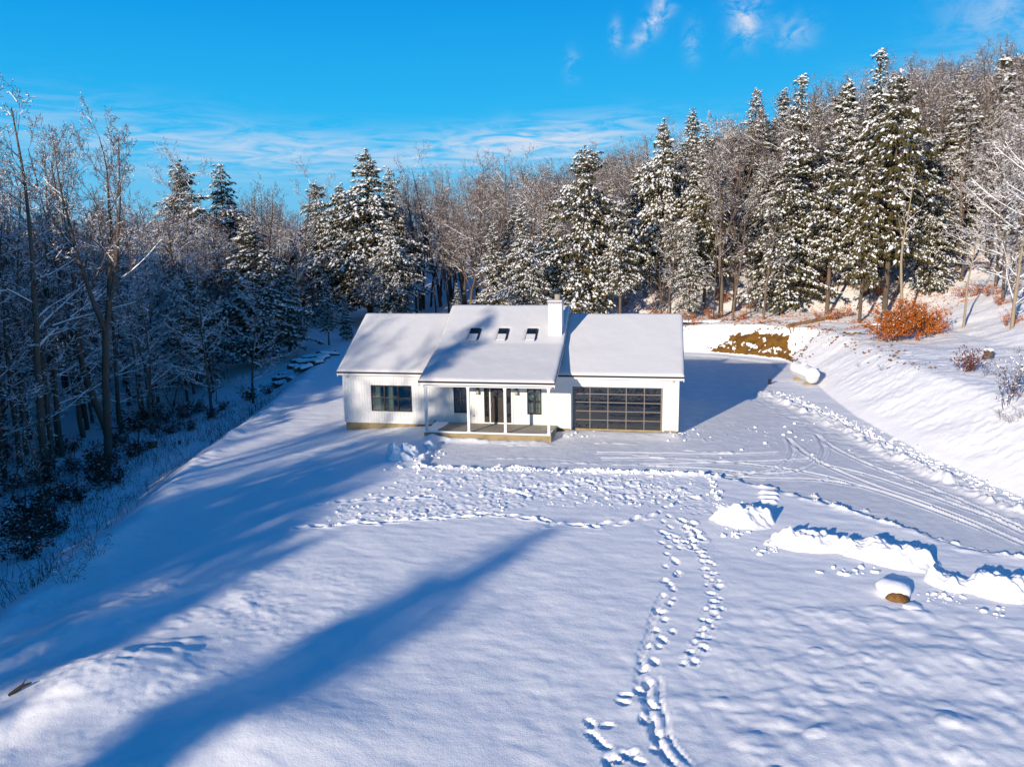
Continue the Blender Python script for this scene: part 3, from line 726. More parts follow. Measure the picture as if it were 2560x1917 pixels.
# garage door
b = MB(); b.box(-.13, -.002, -.03, .05, .05, 2.56); b.box(4.882, 5.0, -.03, .05, .05, 2.56); b.box(-.002, 4.882, -.03, .05, 2.452, 2.56); part(b, 'garage_casing', 'trim')
b = MB(); b.box(0, .10, .09, .145, -.02, 2.45); b.box(4.78, 4.88, .09, .145, -.02, 2.45); b.box(.10, 4.78, .09, .145, 2.39, 2.45); b.box(.10, 4.78, .09, .145, -.02, .065)
colx = [.96, 1.94, 2.93, 3.90]; rowz = [.575, 1.07, 1.565, 2.03]
for xx in colx: b.box(xx-.024, xx+.024, .09, .14, .065, 2.39)
cc = [.10]+colx+[4.78]
for zz in rowz:
    for xa, xb in zip(cc[:-1], cc[1:]): b.box(xa+(.024 if xa > .2 else 0), xb-(.024 if xb < 4.7 else 0), .092, .14, zz-.024, zz+.024)
gd = part(b, 'garage_door', 'bronze')
zz_ = [.065]+rowz+[2.39]
for xa, xb in zip(cc[:-1], cc[1:]):
    for za, zb in zip(zz_[:-1], zz_[1:]):
        b = MB(); b.box(xa, xb, .118, .128, za, zb); b.build('pane', MT['garageglass'], gd)
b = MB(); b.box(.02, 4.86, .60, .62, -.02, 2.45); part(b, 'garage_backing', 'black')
# porch
b = MB(); b.box(-7.80, -.87, -2.41, -.022, -.35, .196); part(b, 'porch_base', 'concrete')
b = MB(); b.box(-7.81, -.86, -2.42, -.022, .198, .231); part(b, 'porch_slab', 'slab', bevel=.008)
for px in (-7.69, -5.34, -3.34, -1.01):
    b = MB(); b.box(px-.068, px+.068, -2.27, -2.134, .232, 2.735); b.box(px-.085, px+.085, -2.287, -2.117, .233, .35); b.box(px-.085, px+.085, -2.287, -2.117, 2.63, 2.734); part(b, 'porch_post', 'trim')
b = MB(); b.box(-7.78, -.85, -2.29, -2.10, 2.737, 2.915); part(b, 'porch_beam', 'trim')
b = MB(); b.box(-7.58, -1.02, -2.09, -.01, 2.86, 2.90); part(b, 'porch_ceiling', 'trim')
# snow drifted over the left end and the front lip of the slab
xs_ = np.arange(-7.80, -.865, .05); ys_ = np.arange(-2.415, -.024, .05); GX, GY = np.meshgrid(xs_, ys_)
inner_y = -2.415+.36-.10*np.sin(GX*.9)*0; front_w = .26+.10*np.exp(-((GX+7.4)/.6)**2)+.12*np.exp(-((GX+1.0)/.5)**2)
left_w = .55+.25*np.clip((GY+2.4)/2.4, 0, 1)
dfy = front_w-(GY+2.415)+.03*fbm(GX*2, GY*2, 2, 301); dfx = left_w-(GX+7.80)+.05*fbm(GX*2, GY*2, 2, 303); dr_ = .32-(-.865-GX)-.35*np.clip((GY+1.9)/1.2, 0, 1)
m_ = np.maximum(np.maximum(dfy, dfx), dr_)
edge = np.minimum(np.minimum(GX+7.80, -.865-GX), np.minimum(GY+2.415, -.024-GY))
GH = .2315+np.minimum(.075*np.clip(m_/.14, -1, 1), .075*np.clip(.15+edge/.06, 0, 1)+.0)+0*m_
keep = (m_ > -.03)
n_, k_ = GX.shape; idx = np.arange(n_*k_).reshape(n_, k_); kq = keep[:-1, :-1] & keep[1:, :-1] & keep[:-1, 1:] & keep[1:, 1:]
q = idx[:-1, :-1][kq]; F = np.stack([q, q+1, q+k_+1, q+k_], 1); used, inv = np.unique(F, return_inverse=True)
me = mesh('snow_drift', np.stack([GX.ravel(), GY.ravel(), GH.ravel()], 1)[used], [inv.reshape(F.shape)], MT['snow'], smooth=True); hp(obj('snow_drift', me))
# lanterns
for lx in (-5.31, -3.10):
    b = MB(); b.box(lx-.05, lx+.05, -.045, -.003, 2.06, 2.30); b.box(lx-.02, lx+.02, -.13, -.045, 2.265, 2.295); b.box(lx-.085, lx+.085, -.20, -.035, 2.225, 2.255); b.box(lx-.085, lx+.085, -.20, -.035, 1.93, 1.95)
    for ax in (lx-.085, lx+.07):
        for ay in (-.20, -.05): b.box(ax, ax+.015, ay, ay+.015, 1.95, 2.225)
    ln = part(b, 'lantern', 'black'); b = MB(); b.box(lx-.065, lx+.065, -.18, -.06, 1.952, 2.222); b.build('lamp_glass', MT['lampglass'], ln)
for ox, oz in ((-7.88, .29), (-5.58, .66)):
    b = MB(); b.box(ox-.045, ox+.045, -.03, -.002, oz-.05, oz+.05); b.box(ox-.03, ox+.03, -.05, -.03, oz-.035, oz+.03); part(b, 'outlet_cover', 'capmetal')
b = MB(); b.tube([(-8.26, .03, .30), (-8.26, -.09, .30), (-8.26, -.10, .25)], [.018, .018, .02], 8); part(b, 'spigot', 'wood')
for ex, ez in ((-13.05, 2.83), (5.36, 2.85)):
    b = MB(); b.tube([(ex, .0, ez), (ex, -.05, ez)], [.05, .05], 10); b.tube([(ex, -.05, ez), (ex+.05, -.12, ez-.03)], [.04, .06], 10); b.tube([(ex, -.05, ez), (ex-.05, -.12, ez-.03)], [.04, .06], 10); part(b, 'floodlight', 'trim')
# ------------------------------------------------------------------ tree generators (each kind built once, then copied tree by tree)
def prisms(P0, P1, R0, R1, k=3, lift=None):
    """k-sided prisms along many segments at once -> V, quads"""
    P0 = np.asarray(P0, float); P1 = np.asarray(P1, float); R0 = np.asarray(R0, float); R1 = np.asarray(R1, float)
    d = P1-P0; d /= np.maximum(np.linalg.norm(d, axis=1), 1e-6)[:, None]
    ref = np.where(np.abs(d[:, 2:3]) < .9, np.array([[0, 0, 1.0]]), np.array([[1.0, 0, 0]]))
    a = np.cross(d, ref); a /= np.linalg.norm(a, axis=1)[:, None]; b = np.cross(a, d)
    n = len(P0); V = np.zeros((n, 2*k, 3))
    for i in range(k):
        t = 2*math.pi*i/k+math.pi/2
        o = math.cos(t)*a+math.sin(t)*b
        V[:, i] = P0+o*R0[:, None]; V[:, k+i] = P1+o*R1[:, None]
    base = (np.arange(n)*2*k)[:, None]
    F = np.concatenate([base+np.array([[i, (i+1) % k, k+(i+1) % k, k+i]]) for i in range(k)])
    return V.reshape(-1, 3), F
def ribbons_snow(P0, P1, R0, r, thin=.022, keep=.9, steep=.80):
    """snow lying along the upper side of every branch that is not too steep"""
    P0 = np.asarray(P0, float); P1 = np.asarray(P1, float); R0 = np.asarray(R0, float)
    d = P1-P0; L = np.linalg.norm(d, axis=1); s = np.abs(d[:, 2])/np.maximum(L, 1e-6)
    m = (s < steep) & (r.random(len(P0)) < keep*np.where(R0 < .011, .45, 1.0))
    P0, P1, R0 = P0[m], P1[m], R0[m]
    h = thin*(.6+.8*r.random(len(P0)))
    up = np.array([0, 0, 1.0])
    return prisms(P0+up*(R0*.7+h*.35)[:, None], P1+up*(R0*.6+h*.3)[:, None], R0*.75+h*.75, R0*.55+h*.55, 3)

def bare_skeleton(seed, H, style):
    r = random.Random(seed); S = []
    def V3(a): return np.array(a, float)
    def grow(p, d, L, rad, lev):
        n = (11, 6, 4, 3, 2)[lev]; st = L/n; kids = {}
        cnt = style['kids'][lev] if lev < len(style['kids']) else 0
        lo = style['lo'][lev] if lev < len(style['lo']) else .2
        for k in range(cnt):
            i = int(n*(lo+(1-lo)*(k+r.random())/cnt)); kids.setdefault(min(i, n-1), []).append(k)
        rr = rad
        for i in range(n):
            wob = (.05, .10, .16, .2, .2)[lev]*style['wob']
            d = d+V3([r.gauss(0, wob), r.gauss(0, wob), r.gauss(0, wob*.6)+((.02 if lev == 0 else style['up']))]); d /= np.linalg.norm(d)
            q = p+d*st; t = (i+1)/n; r1 = max(rad*(1-(.82 if lev else .86)*t), .007)
            S.append((p, q, rr, r1, lev))
            for k in kids.get(i, []):
                az = r.random()*6.283; a = np.cross(d, [math.cos(az), math.sin(az), .3]); a /= np.linalg.norm(a)
                ang = R(style['ang'][lev]+r.gauss(0, 9)); dd = d*math.cos(ang)+a*math.sin(ang)
                if lev >= 1: dd[2] += style['flat']*(-dd[2]+.15)
                dd /= np.linalg.norm(dd)
                Lk_ = L*style['len'][lev]*(1.12-.62*t if lev == 0 else 1.05-.5*t)*r.uniform(.7, 1.2)
                grow(p+(q-p)*r.random(), dd, Lk_, max(r1*style['rk'], .008), lev+1)
            p, rr = q, r1
    d0 = V3([r.gauss(0, style['lean']), r.gauss(0, style['lean']), 1]); d0 /= np.linalg.norm(d0)
    if style.get('fork'):
        z = H*style['fork']; rad = H*style['rad']; p = V3([0, 0, -.5]); n = 6
        for i in range(n):
            q = p+d0*(z+.5)/n+V3([r.gauss(0, .05), r.gauss(0, .05), 0]); S.append((p, q, rad*(1-.25*i/n), rad*(1-.25*(i+1)/n), 0)); p = q
        m = r.choice([2, 2, 3]); a0 = r.random()*6.28
        for k in range(m):
            a = a0+k*6.28/m+r.gauss(0, .3); dd = d0+V3([math.cos(a), math.sin(a), 0])*r.uniform(.22, .5); dd /= np.linalg.norm(dd)
            grow(p, dd, (H-z)*r.uniform(.85, 1.02), rad*.62, 0)
    else:
        grow(V3([0, 0, -.5]), d0, H+.5, H*style['rad'], 0)
    return S
ST = dict(
  forest=dict(kids=(17, 7, 6, 3), lo=(.34, .15, .1, .2), ang=(52, 46, 44, 40), len=(.30, .50, .5, .5), rk=.55, wob=1.0, up=.03, flat=.25, lean=.05, rad=.0105),
  forked=dict(kids=(11, 7, 6, 3), lo=(.25, .15, .1, .2), ang=(46, 46, 44, 40), len=(.42, .52, .5, .5), rk=.55, wob=1.1, up=.05, flat=.15, lean=.08, rad=.0125, fork=.42),
  layered=dict(kids=(20, 8, 6, 3), lo=(.14, .1, .1, .2), ang=(68, 42, 40, 40), len=(.34, .46, .5, .5), rk=.5, wob=.8, up=.035, flat=.6, lean=.04, rad=.0095),
  spread=dict(kids=(14, 8, 7, 3), lo=(.30, .15, .1, .2), ang=(58, 48, 46, 40), len=(.46, .5, .5, .5), rk=.6, wob=1.2, up=.06, flat=.2, lean=.06, rad=.013),
  slim=dict(kids=(13, 6, 4, 2), lo=(.25, .15, .1, .2), ang=(50, 44, 44, 40), len=(.20, .55, .5, .5), rk=.55, wob=.9, up=.04, flat=.35, lean=.05, rad=.0075),
  snag=dict(kids=(7, 4, 2), lo=(.35, .3, .2), ang=(40, 40, 40), len=(.26, .4, .5), rk=.6, wob=1.3, up=.06, flat=0, lean=.12, rad=.012, fork=.35),
  sapling=dict(kids=(12, 5, 2), lo=(.2, .15, .2), ang=(50, 42, 40), len=(.30, .5, .6), rk=.5, wob=1.3, up=.06, flat=.1, lean=.08, rad=.010),
  pale=dict(kids=(10, 6, 4), lo=(.52, .15, .1), ang=(48, 44, 40), len=(.24, .5, .5), rk=.62, wob=1.0, up=.08, flat=.05, lean=.03, rad=.011),
  branchy=dict(kids=(26, 7, 5, 2), lo=(.10, .1, .1, .2), ang=(64, 40, 40, 40), len=(.42, .42, .45, .5), rk=.45, wob=.7, up=.05, flat=.2, lean=.03, rad=.010))
def bare_meshes(key, seed, H, style, barkm='bark', twigm='twig', thin=.022, keep=.9, rmul=1.0):
    S = bare_skeleton(seed, H, ST[style]); r = np.random.default_rng(seed)
    P0 = np.array([s[0] for s in S]); P1 = np.array([s[1] for s in S]); R0 = np.array([s[2] for s in S]); R1 = np.array([s[3] for s in S]); Lv = np.array([s[4] for s in S])
    tk = Lv == 0
    R0 = R0*np.where(tk, 1.15, rmul); R1 = R1*np.where(tk, 1.15, rmul)
    V, F = prisms(P0[tk], P1[tk], R0[tk], R1[tk], 7); mt = mesh('trunk_'+key, V, [F], MT[barkm], smooth=True)
    V1, F1 = prisms(P0[Lv == 1], P1[Lv == 1], R0[Lv == 1], R1[Lv == 1], 4); V2, F2 = prisms(P0[Lv > 1], P1[Lv > 1], R0[Lv > 1], R1[Lv > 1], 3)
    mc = mesh('crown_'+key, np.concatenate([V1, V2]), [F1, F2+len(V1)], MT[twigm])
    V, F = ribbons_snow(P0[Lv > 0], P1[Lv > 0], R0[Lv > 0], r, thin, keep)
    msn = mesh('branch_snow_'+key, V, [F], MT['treesnow'])
    return dict(trunk=mt, crown=mc, snow=msn, H=H, kind='bare')

DOME = None
def lumps(C, Sx, Ax, r, flat=.55):
    """closed irregular snow pads: C centres, Sx sizes, Ax outward directions (n,3)"""
    n = len(C); k = 6
    ax = Ax/np.maximum(np.linalg.norm(Ax, axis=1), 1e-6)[:, None]
    sd_ = np.cross(ax, [0, 0, 1.0]); sd_ /= np.maximum(np.linalg.norm(sd_, axis=1), 1e-6)[:, None]
    up = np.cross(sd_, ax)
    V = np.zeros((n, k+2, 3))
    for i in range(k):
        t = 2*math.pi*i/k
        rr = Sx*(.65+.7*r.random(n))
        V[:, i] = C+ax*(math.cos(t)*rr*1.25)[:, None]+sd_*(math.sin(t)*rr*.8)[:, None]-up*(Sx*.22*r.random(n))[:, None]-np.array([0, 0, 1.0])*(np.maximum(math.cos(t), 0)*rr*.25)[:, None]
    V[:, k] = C+up*(Sx*flat*(.6+.8*r.random(n)))[:, None]+ax*(Sx*.3*(r.random(n)-.5))[:, None]
    V[:, k+1] = C-up*(Sx*.28)[:, None]
    b = (np.arange(n)*(k+2))[:, None]
    F = np.concatenate([b+np.array([[i, (i+1) % k, k]]) for i in range(k)]+[b+np.array([[(i+1) % k, i, k+1]]) for i in range(k)])
    return V.reshape(-1, 3), F
def sprays(C, S_, D, r, m=5, wid=.34):
    """drooping evergreen sprays: m narrow leaf blades per clump"""
    Vs = []; n = len(C)
    for j in range(m):
        az = r.normal(0, .95, n); c, s = np.cos(az), np.sin(az)
        d = np.stack([D[:, 0]*c-D[:, 1]*s, D[:, 0]*s+D[:, 1]*c, D[:, 2]-.35-.5*r.random(n)], 1); d /= np.linalg.norm(d, axis=1)[:, None]
        L = S_*(1.1+.9*r.random(n)); sd_ = np.cross(d, [0, 0, 1.0])+r.normal(0, .35, (n, 3)); sd_ /= np.linalg.norm(sd_, axis=1)[:, None]
        o = C+r.normal(0, .22, (n, 3))*S_[:, None]-np.array([0, 0, .12])*S_[:, None]
        w_ = (S_*wid*(.7+.6*r.random(n)))[:, None]
        q = np.stack([o-d*(L*.25)[:, None], o+d*(L*.35)[:, None]+sd_*w_, o+d*L[:, None]-np.array([0, 0, .1])*L[:, None], o+d*(L*.35)[:, None]-sd_*w_], 1)
        Vs.append(q)
    V = np.concatenate(Vs).reshape(-1, 3)
    return V, np.arange(len(V)).reshape(-1, 4)
def conifer_meshes(key, seed, H, Rm, gap=.40, per=4.8, snow=.8, low=.10, size=.27, shape=.80, droop=.55, ragged=.5, prof=1.0):
    r = np.random.default_rng(seed); rr = random.Random(seed)
    P = [(0, 0, -.5)]; x = y = 0.0
    for i in range(1, 13):
        x += rr.gauss(0, .035); y += rr.gauss(0, .035); P.append((x*min(i, 11)/11, y*min(i, 11)/11, H*i/12))
    rad = [H*.0125*(1-.93*i/12)+.012 for i in range(13)]
    tb = MB().tube(P, rad, 8)
    mt = bpy.data.meshes.new('trunk_'+key); mt.from_pydata(tb.v, [], tb.f); mt.materials.append(MT['bark']); mt.update()
    B0, B1, BR0, BR1 = [], [], [], []; C, S_, D, SN = [], [], [], []
    z = H*low; lob = [rr.uniform(0, 6.28) for _ in range(3)]
    while z < H*.985:
        t = z/H; n = max(3, int(round(per*(.75+.5*rr.random())*(1 if t < .8 else .85))))
        a0 = rr.random()*6.28; gapf = 1.0+.28*math.sin(z*1.25+lob[2])+.14*math.sin(z*2.9+lob[1]) if t < .85 else 1.0
        for k in range(n):
            a = a0+k*6.283/n+rr.gauss(0, .25)
            env = Rm*min(1.0, prof*(1-t)**shape)*min(1.0, .50+2.2*(t-low))*gapf+.16
            L = env*(1+ragged*(.35*math.sin(2*a+lob[0]+z*.7)+.35*math.sin(a+lob[1]-z*1.1)+.7*rr.gauss(0, .5)))*rr.uniform(.75, 1.12)
            L = L*(1.35 if rr.random() < .10 else 1); L = max(.22, min(L, Rm*1.45))
            px_ = np.interp(z, [p[2] for p in P], [p[0] for p in P]); py_ = np.interp(z, [p[2] for p in P], [p[1] for p in P])
            p = np.array([px_, py_, z+rr.gauss(0, .1)]); sl = rr.uniform(.05, .35)*(1 if t < .75 else 1.9); m = max(2, int(L/.32)); st = L/m
            br = .010+.012*L
            for i in range(m):
                f = (i+1)/m; s_ = sl-droop*f*(1.2 if t < .85 else .4)
                d = np.array([math.cos(a), math.sin(a), s_]); d /= np.linalg.norm(d)
                q = p+d*st; B0.append(p); B1.append(q); BR0.append(br*(1-.8*i/m)); BR1.append(br*(1-.8*f))
                if f > .22 or L < .8:
                    w_ = .42*L*(1-f*.75)+.05
                    for sidee in ([0, 1, -1] if w_ > .25 else [0]):
                        if sidee and rr.random() < .22: continue
                        c = q+np.array([-math.sin(a), math.cos(a), -.12])*sidee*w_*rr.uniform(.45, 1.1)+np.array([rr.gauss(0, .08), rr.gauss(0, .08), rr.gauss(0, .07)])
                        aa = a+sidee*.75
                        C.append(c); D.append((math.cos(aa), math.sin(aa), s_)); S_.append(size*rr.uniform(.65, 1.35)*(.75+.25*min(1, L)))
                        SN.append(rr.random() < snow*(.55+.55*f))
                p = q
        z += gap*rr.uniform(.75, 1.25)*(1 if t < .85 else .7)
    C = np.array(C); D = np.array(D); S_ = np.array(S_); SN = np.array(SN)
    tip = np.array([[P[-1][0], P[-1][1], H*.99]]); C = np.concatenate([C, tip]); D = np.concatenate([D, [[0, .3, .9]]]); S_ = np.append(S_, .22); SN = np.append(SN, True)
    V1, F1 = sprays(C, S_, D, r); V2, F2 = prisms(B0, B1, BR0, BR1, 3)
    mf = mesh('foliage_'+key, np.concatenate([V1, V2]), [F1, F2+len(V1)], [MT['needle'], MT['twig']], mi=np.concatenate([np.zeros(len(F1)), np.ones(len(F2))]))
    n1 = SN.sum(); c1 = C[SN]; rep = np.repeat(np.arange(n1), 2); keep2 = r.random(len(rep)) < .8; rep = rep[keep2]
    c2 = c1[rep]+r.normal(0, .75, (len(rep), 3))*S_[SN][rep][:, None]*np.array([1, 1, .55])
    CC = np.concatenate([c1, c2])+np.array([0, 0, .06]); SS = np.concatenate([S_[SN]*(.45+.62*r.random(n1)**1.6), S_[SN][rep]*(.20+.30*r.random(len(rep)))]); DD = np.concatenate([D[SN], D[SN][rep]+r.normal(0, .4, (len(rep), 3))*np.array([1, 1, .2])])
    Vs, Fs = lumps(CC, SS, DD, r)
    msn = mesh('snow_'+key, Vs, [Fs], MT['treesnow'], smooth=True)
    return dict(trunk=mt, crown=mf, snow=msn, H=H, kind='conifer')

def place(T, name, x, y, h, label, cat, group=None, rz=None, wide=1.0, sink=.05, leafy=None):
    z = ground_z(x, y)
    s = h/T['H']; e = empty(name, (x, y, z-sink), random.random()*6.28 if rz is None else rz, (s*wide, s*wide, s))
    tag(e, label, cat, group)
    obj('trunk', T['trunk'], e)
    c = obj('foliage' if T['kind'] == 'conifer' else 'crown', T['crown'], e)
    obj('snow_cover', T['snow'], c)
    return e

HEM = [conifer_meshes('hemlock%d' % i, 100+i, 19, rm, snow=sn, low=lo, size=sz, droop=dr, shape=sh, gap=gp, prof=pf) for i, (rm, sn, lo, sz, dr, sh, gp, pf) in enumerate([
  (4.3, .92, .09, .20, .55, .80, .38, 1.0), (4.6, .86, .14, .205, .70, 1.0, .36, 1.5), (3.6, .95, .16, .20, .5, .9, .36, 1.25), (4.8, .70, .08, .215, .65, .70, .42, 1.1), (3.2, .9, .22, .20, .5, .85, .36, 1.2), (4.4, .84, .30, .21, .6, .62, .46, 1.0), (3.9, .93, .12, .20, .75, 1.05, .38, 1.6), (4.2, .42, .26, .215, .7, .75, .50, 1.15), (3.0, .9, .18, .19, .6, 1.15, .40, 1.5)])]
SPR = [conifer_meshes('spruce%d' % i, 140+i, 15, rm, gap=.46, per=5.2, snow=.98, low=.08, size=.31, droop=.35, shape=.95, ragged=.22) for i, rm in enumerate([2.3, 2.7])]
PIN = [conifer_meshes('pine%d' % i, 160+i, 17, rm, gap=.62, per=4.2, snow=.97, low=.3, size=.37, droop=.3, shape=.6, ragged=.5) for i, rm in enumerate([3.2])]
BAR = [bare_meshes('hardwood%d' % i, 200+i, h, st, thin=th, keep=kp) for i, (h, st, th, kp) in enumerate([(16, 'forest', .014, .8), (17, 'forked', .014, .7), (15, 'layered', .020, .9), (16, 'spread', .013, .7), (17, 'forest', .009, .45), (15, 'forked', .009, .45), (13, 'layered', .022, .95), (15, 'spread', .009, .4), (15, 'slim', .014, .8), (14, 'slim', .016, .85)])]
SNAG = bare_meshes('snag', 231, 14, 'snag', thin=.02)
SAP = [bare_meshes('sapling%d' % i, 240+i, 5, 'sapling', thin=.008, keep=.6, rmul=.8) for i in range(2)]
PALE = bare_meshes('pale', 251, 15, 'pale', barkm='palebark', twigm='palebark', thin=.03)
BRCH = bare_meshes('branchy', 262, 17, 'branchy', barkm='palebark', thin=.03, keep=1.0)
# ------------------------------------------------------------------ the wood
TAKEN = []
def spot_ok(x, y, rad):
    return all((x-a)**2+(y-b)**2 > (rad+c)**2*.25 for a, b, c in TAKEN)
def key(T, name, px, py, Yw, label, cat, group=None, base=None, wide=1.0, rz=None, top=None):
    """a tree one can point to: it stands on the ground at depth Yw and is as tall as the photograph shows it"""
    bx = base if base is not None else px
    z = 2.0
    for _ in range(6):
        p = bpy_at(bx, 800, Yw); d = ray(bx, 600); t = (Yw-CAM[1])/d[1]; x = CAM[0]+d[0]*t; z = ground_z(x, Yw)
    # height from the sight line to the top
    dt_ = ray(px, py); zt = (CAM+dt_*((Yw-CAM[1])/dt_[1]))[2]
    h = max(3.0, zt-z)
    TAKEN.append((x, Yw, 4.0 if T['kind'] == 'conifer' else 3.0))
    return place(T, name, x, Yw, h, label, cat, group, rz=rz, wide=wide)

CON = 'evergreen tree'
# evergreens on the lit slope and skyline
key(HEM[8], 'evergreen_tree', 1880, 108, 37, 'tallest snowy evergreen on the right skyline, sharp spire top', CON, base=1872)
key(HEM[7], 'evergreen_tree', 1952, 146, 31, 'dark olive evergreen beside the tallest spire, sparse snow, trunk above the orange bush', CON, base=1915, wide=.92)
key(HEM[8], 'evergreen_tree', 1718, 162, 41, 'narrow pointed evergreen left of the tallest spire, its thin tip above its neighbours', CON, base=1715)
key(SPR[1], 'evergreen_tree', 1808, 172, 56, 'short star-topped evergreen peeping between two taller spires on the right skyline', CON)
key(SPR[0], 'evergreen_tree', 2125, 122, 50, 'white spruce heavily loaded with snow standing alone above the right skyline', CON, wide=1.05)
key(PIN[0], 'evergreen_tree', 2048, 196, 46, 'bushy evergreen with thick snow pads left of the white spruce', CON)
key(HEM[4], 'evergreen_tree', 1618, 192, 58, 'evergreen breaking the skyline where the slope steepens, half way to the right', CON)
key(HEM[2], 'evergreen_tree', 1487, 234, 66, 'small snowy evergreen top on the middle of the rising skyline', CON)
key(HEM[1], 'evergreen_tree', 1422, 258, 49, 'snowy conical evergreen on the skyline above the garage roof', CON, wide=.9)
key(HEM[3], 'evergreen_tree', 1262, 312, 42, 'broad dark-hearted evergreen above the chimney', CON)
key(HEM[0], 'evergreen_tree', 1128, 440, 37, 'shorter evergreen left of the broad one above the chimney', CON)
key(HEM[5], 'evergreen_tree', 1340, 430, 38, 'leaning snowy evergreen behind the garage ridge', CON)
key(HEM[1], 'evergreen_tree', 795, 322, 60, 'large pyramid evergreen above the left wing roof, tallest of the middle skyline', CON, wide=1.35)
key(HEM[1], 'evergreen_tree', 742, 395, 62, 'evergreen shoulder left of the large middle pyramid', CON)
key(HEM[0], 'evergreen_tree', 850, 362, 76, 'slim evergreen top just right of the large middle pyramid', CON)
key(HEM[1], 'evergreen_tree', 845, 470, 52, 'evergreen below the middle pyramid whose right side falls into blue shade', CON, wide=1.15)
key(HEM[5], 'evergreen_tree', 692, 392, 70, 'rounded snowy evergreen between the middle pyramid and the two left spires', CON)
key(HEM[2], 'evergreen_tree', 410, 344, 54, 'left of two snowy spires rising over the left wood', CON, wide=1.5)
key(HEM[6], 'evergreen_tree', 492, 352, 60, 'right of two snowy spires rising over the left wood', CON, wide=1.35)
key(HEM[3], 'evergreen_tree', 545, 478, 29, 'big shaded evergreen with blue drooping boughs at the end of the log pile', CON, wide=1.25)
key(HEM[1], 'evergreen_tree', 615, 560, 34, 'shaded evergreen behind the log pile', CON, wide=1.1)
key(HEM[4], 'evergreen_tree', 702, 590, 36, 'small shaded evergreen left of the left wing gable', CON)
key(SPR[1], 'evergreen_tree', 742, 638, 40, 'youngest shaded evergreen right behind the left wing ridge', CON)
key(SPR[0], 'evergreen_tree', 985, 610, 52, 'little blue-shaded evergreen above the main roof ridge', CON)
key(HEM[0], 'evergreen_tree', 1065, 485, 44, 'evergreen half lit and half in shade left of the chimney', CON)
key(HEM[2], 'evergreen_tree', 1185, 455, 45, 'slender evergreen behind the chimney', CON)
key(HEM[3], 'evergreen_tree', 1700, 330, 36, 'dense evergreen with low boughs over the dirt cut', CON, base=1690, wide=1.05)
key(HEM[5], 'evergreen_tree', 1790, 300, 34, 'dense evergreen in front of the tallest spire, boughs over the fallen log', CON)
key(HEM[6], 'evergreen_tree', 1640, 350, 45, 'evergreen behind the forked tan tree, snow on every bough', CON)
key(HEM[7], 'evergreen_tree', 1855, 330, 29.5, 'evergreen with a bare lower trunk left of the orange bush', CON, base=1862, wide=.85)
key(HEM[3], 'evergreen_tree', 2010, 400, 33, 'dark green evergreen whose lowest bough hangs beside the orange bush', CON, wide=.9)
key(HEM[0], 'evergreen_tree', 1490, 480, 37, 'low snowy evergreen at the right end of the garage ridge', CON)
key(HEM[2], 'evergreen_tree', 1560, 400, 48, 'evergreen just left of the forked tan tree', CON)
key(HEM[1], 'evergreen_tree', 1390, 380, 60, 'evergreen mid slope behind the leaning one', CON)

HW = 'bare tree'
key(PALE, 'bare_tree', 1945, 372, 26, 'pale trunked tree with a broken snowy crown in front of the evergreens', HW, base=1950)
key(BAR[1], 'bare_tree', 1585, 330, 38, 'tan forked tree with two tall stems between garage and dirt cut', HW, base=1585)
key(BRCH, 'bare_tree', 2192, 235, 16, 'tan trunked tree at the right border, long snowy side boughs', HW, base=2196, wide=.8)
key(BAR[2], 'bare_tree', 2150, 330, 24, 'grey tree with level snowy boughs left of the right border', HW, base=2170)
key(PALE, 'bare_tree', 2098, 470, 21, 'slim young tree standing on the open snow right of the orange bush', HW, base=2090)
key(BAR[3], 'bare_tree', 2075, 330, 34, 'twiggy bare tree between the dark evergreen and the right border', HW)
key(BAR[5], 'bare_tree', 130, 262, -1.5, 'tall crooked tree with a wide leafless crown against the sky, left wood', HW, base=180, wide=.85)
key(BAR[0], 'bare_tree', -20, 225, -3, 'thick trunk at the left border leaning out of the picture', HW, base=42)
key(SNAG, 'bare_tree', 222, 372, 4, 'dead forked snag reaching above the left wood', HW, base=215)
key(BAR[2], 'bare_tree', 100, 430, 2, 'tree with bright snow-lined boughs behind the crooked tree', HW, base=85)
key(BAR[6], 'bare_tree', 235, 470, 8, 'tree with layered snowy boughs right of the dead snag', HW, base=225)
key(BAR[3], 'bare_tree', 315, 362, 38, 'round twiggy crown on the skyline above the left wood', HW)
key(BAR[6], 'bare_tree', 430, 560, 12, 'low tree with sweeping snowy boughs over the shrubs, left wood', HW)
key(BAR[2], 'bare_tree', 525, 590, 15, 'low tree with fan of snowy boughs left of the log pile', HW)
key(BAR[1], 'bare_tree', 800, 560, 43, 'bare tree in blue shade just behind the left wing ridge', HW)
key(BAR[2], 'bare_tree', 640, 500, 44, 'bare shaded tree behind the log pile evergreens', HW)
key(BAR[3], 'bare_tree', 1010, 430, 56, 'lit frosty tree above the main roof ridge', HW)

for px, py, Yw, T, wd in [(18, 318, 6, BAR[0], .8), (52, 296, 10, BAR[3], .8), (88, 285, 14, BAR[1], .8), (150, 300, 9, BAR[4], .7), (172, 330, 16, BAR[7], .8), (5, 400, 2, BAR[2], .9), (60, 380, 16, BAR[8], 1), (118, 350, 20, BAR[9], 1), (200, 400, 20, BAR[3], .8), (30, 352, 20, BAR[5], .9), (270, 405, 26, BAR[0], .9), (345, 398, 30, BAR[3], .9), (560, 398, 44, BAR[5], .9), (620, 392, 52, BAR[3], .9), (905, 372, 66, BAR[1], .9), (950, 362, 70, BAR[3], .9), (1030, 352, 72, BAR[7], .9), (1085, 338, 70, BAR[0], .9)]:
    key(T, 'bare_tree', px, py, Yw, 'tall leafless tree whose fine crown makes the skyline of the left and middle wood', HW, 'skyline bare trees of the left and middle wood', wide=wd)
CELLS = {}
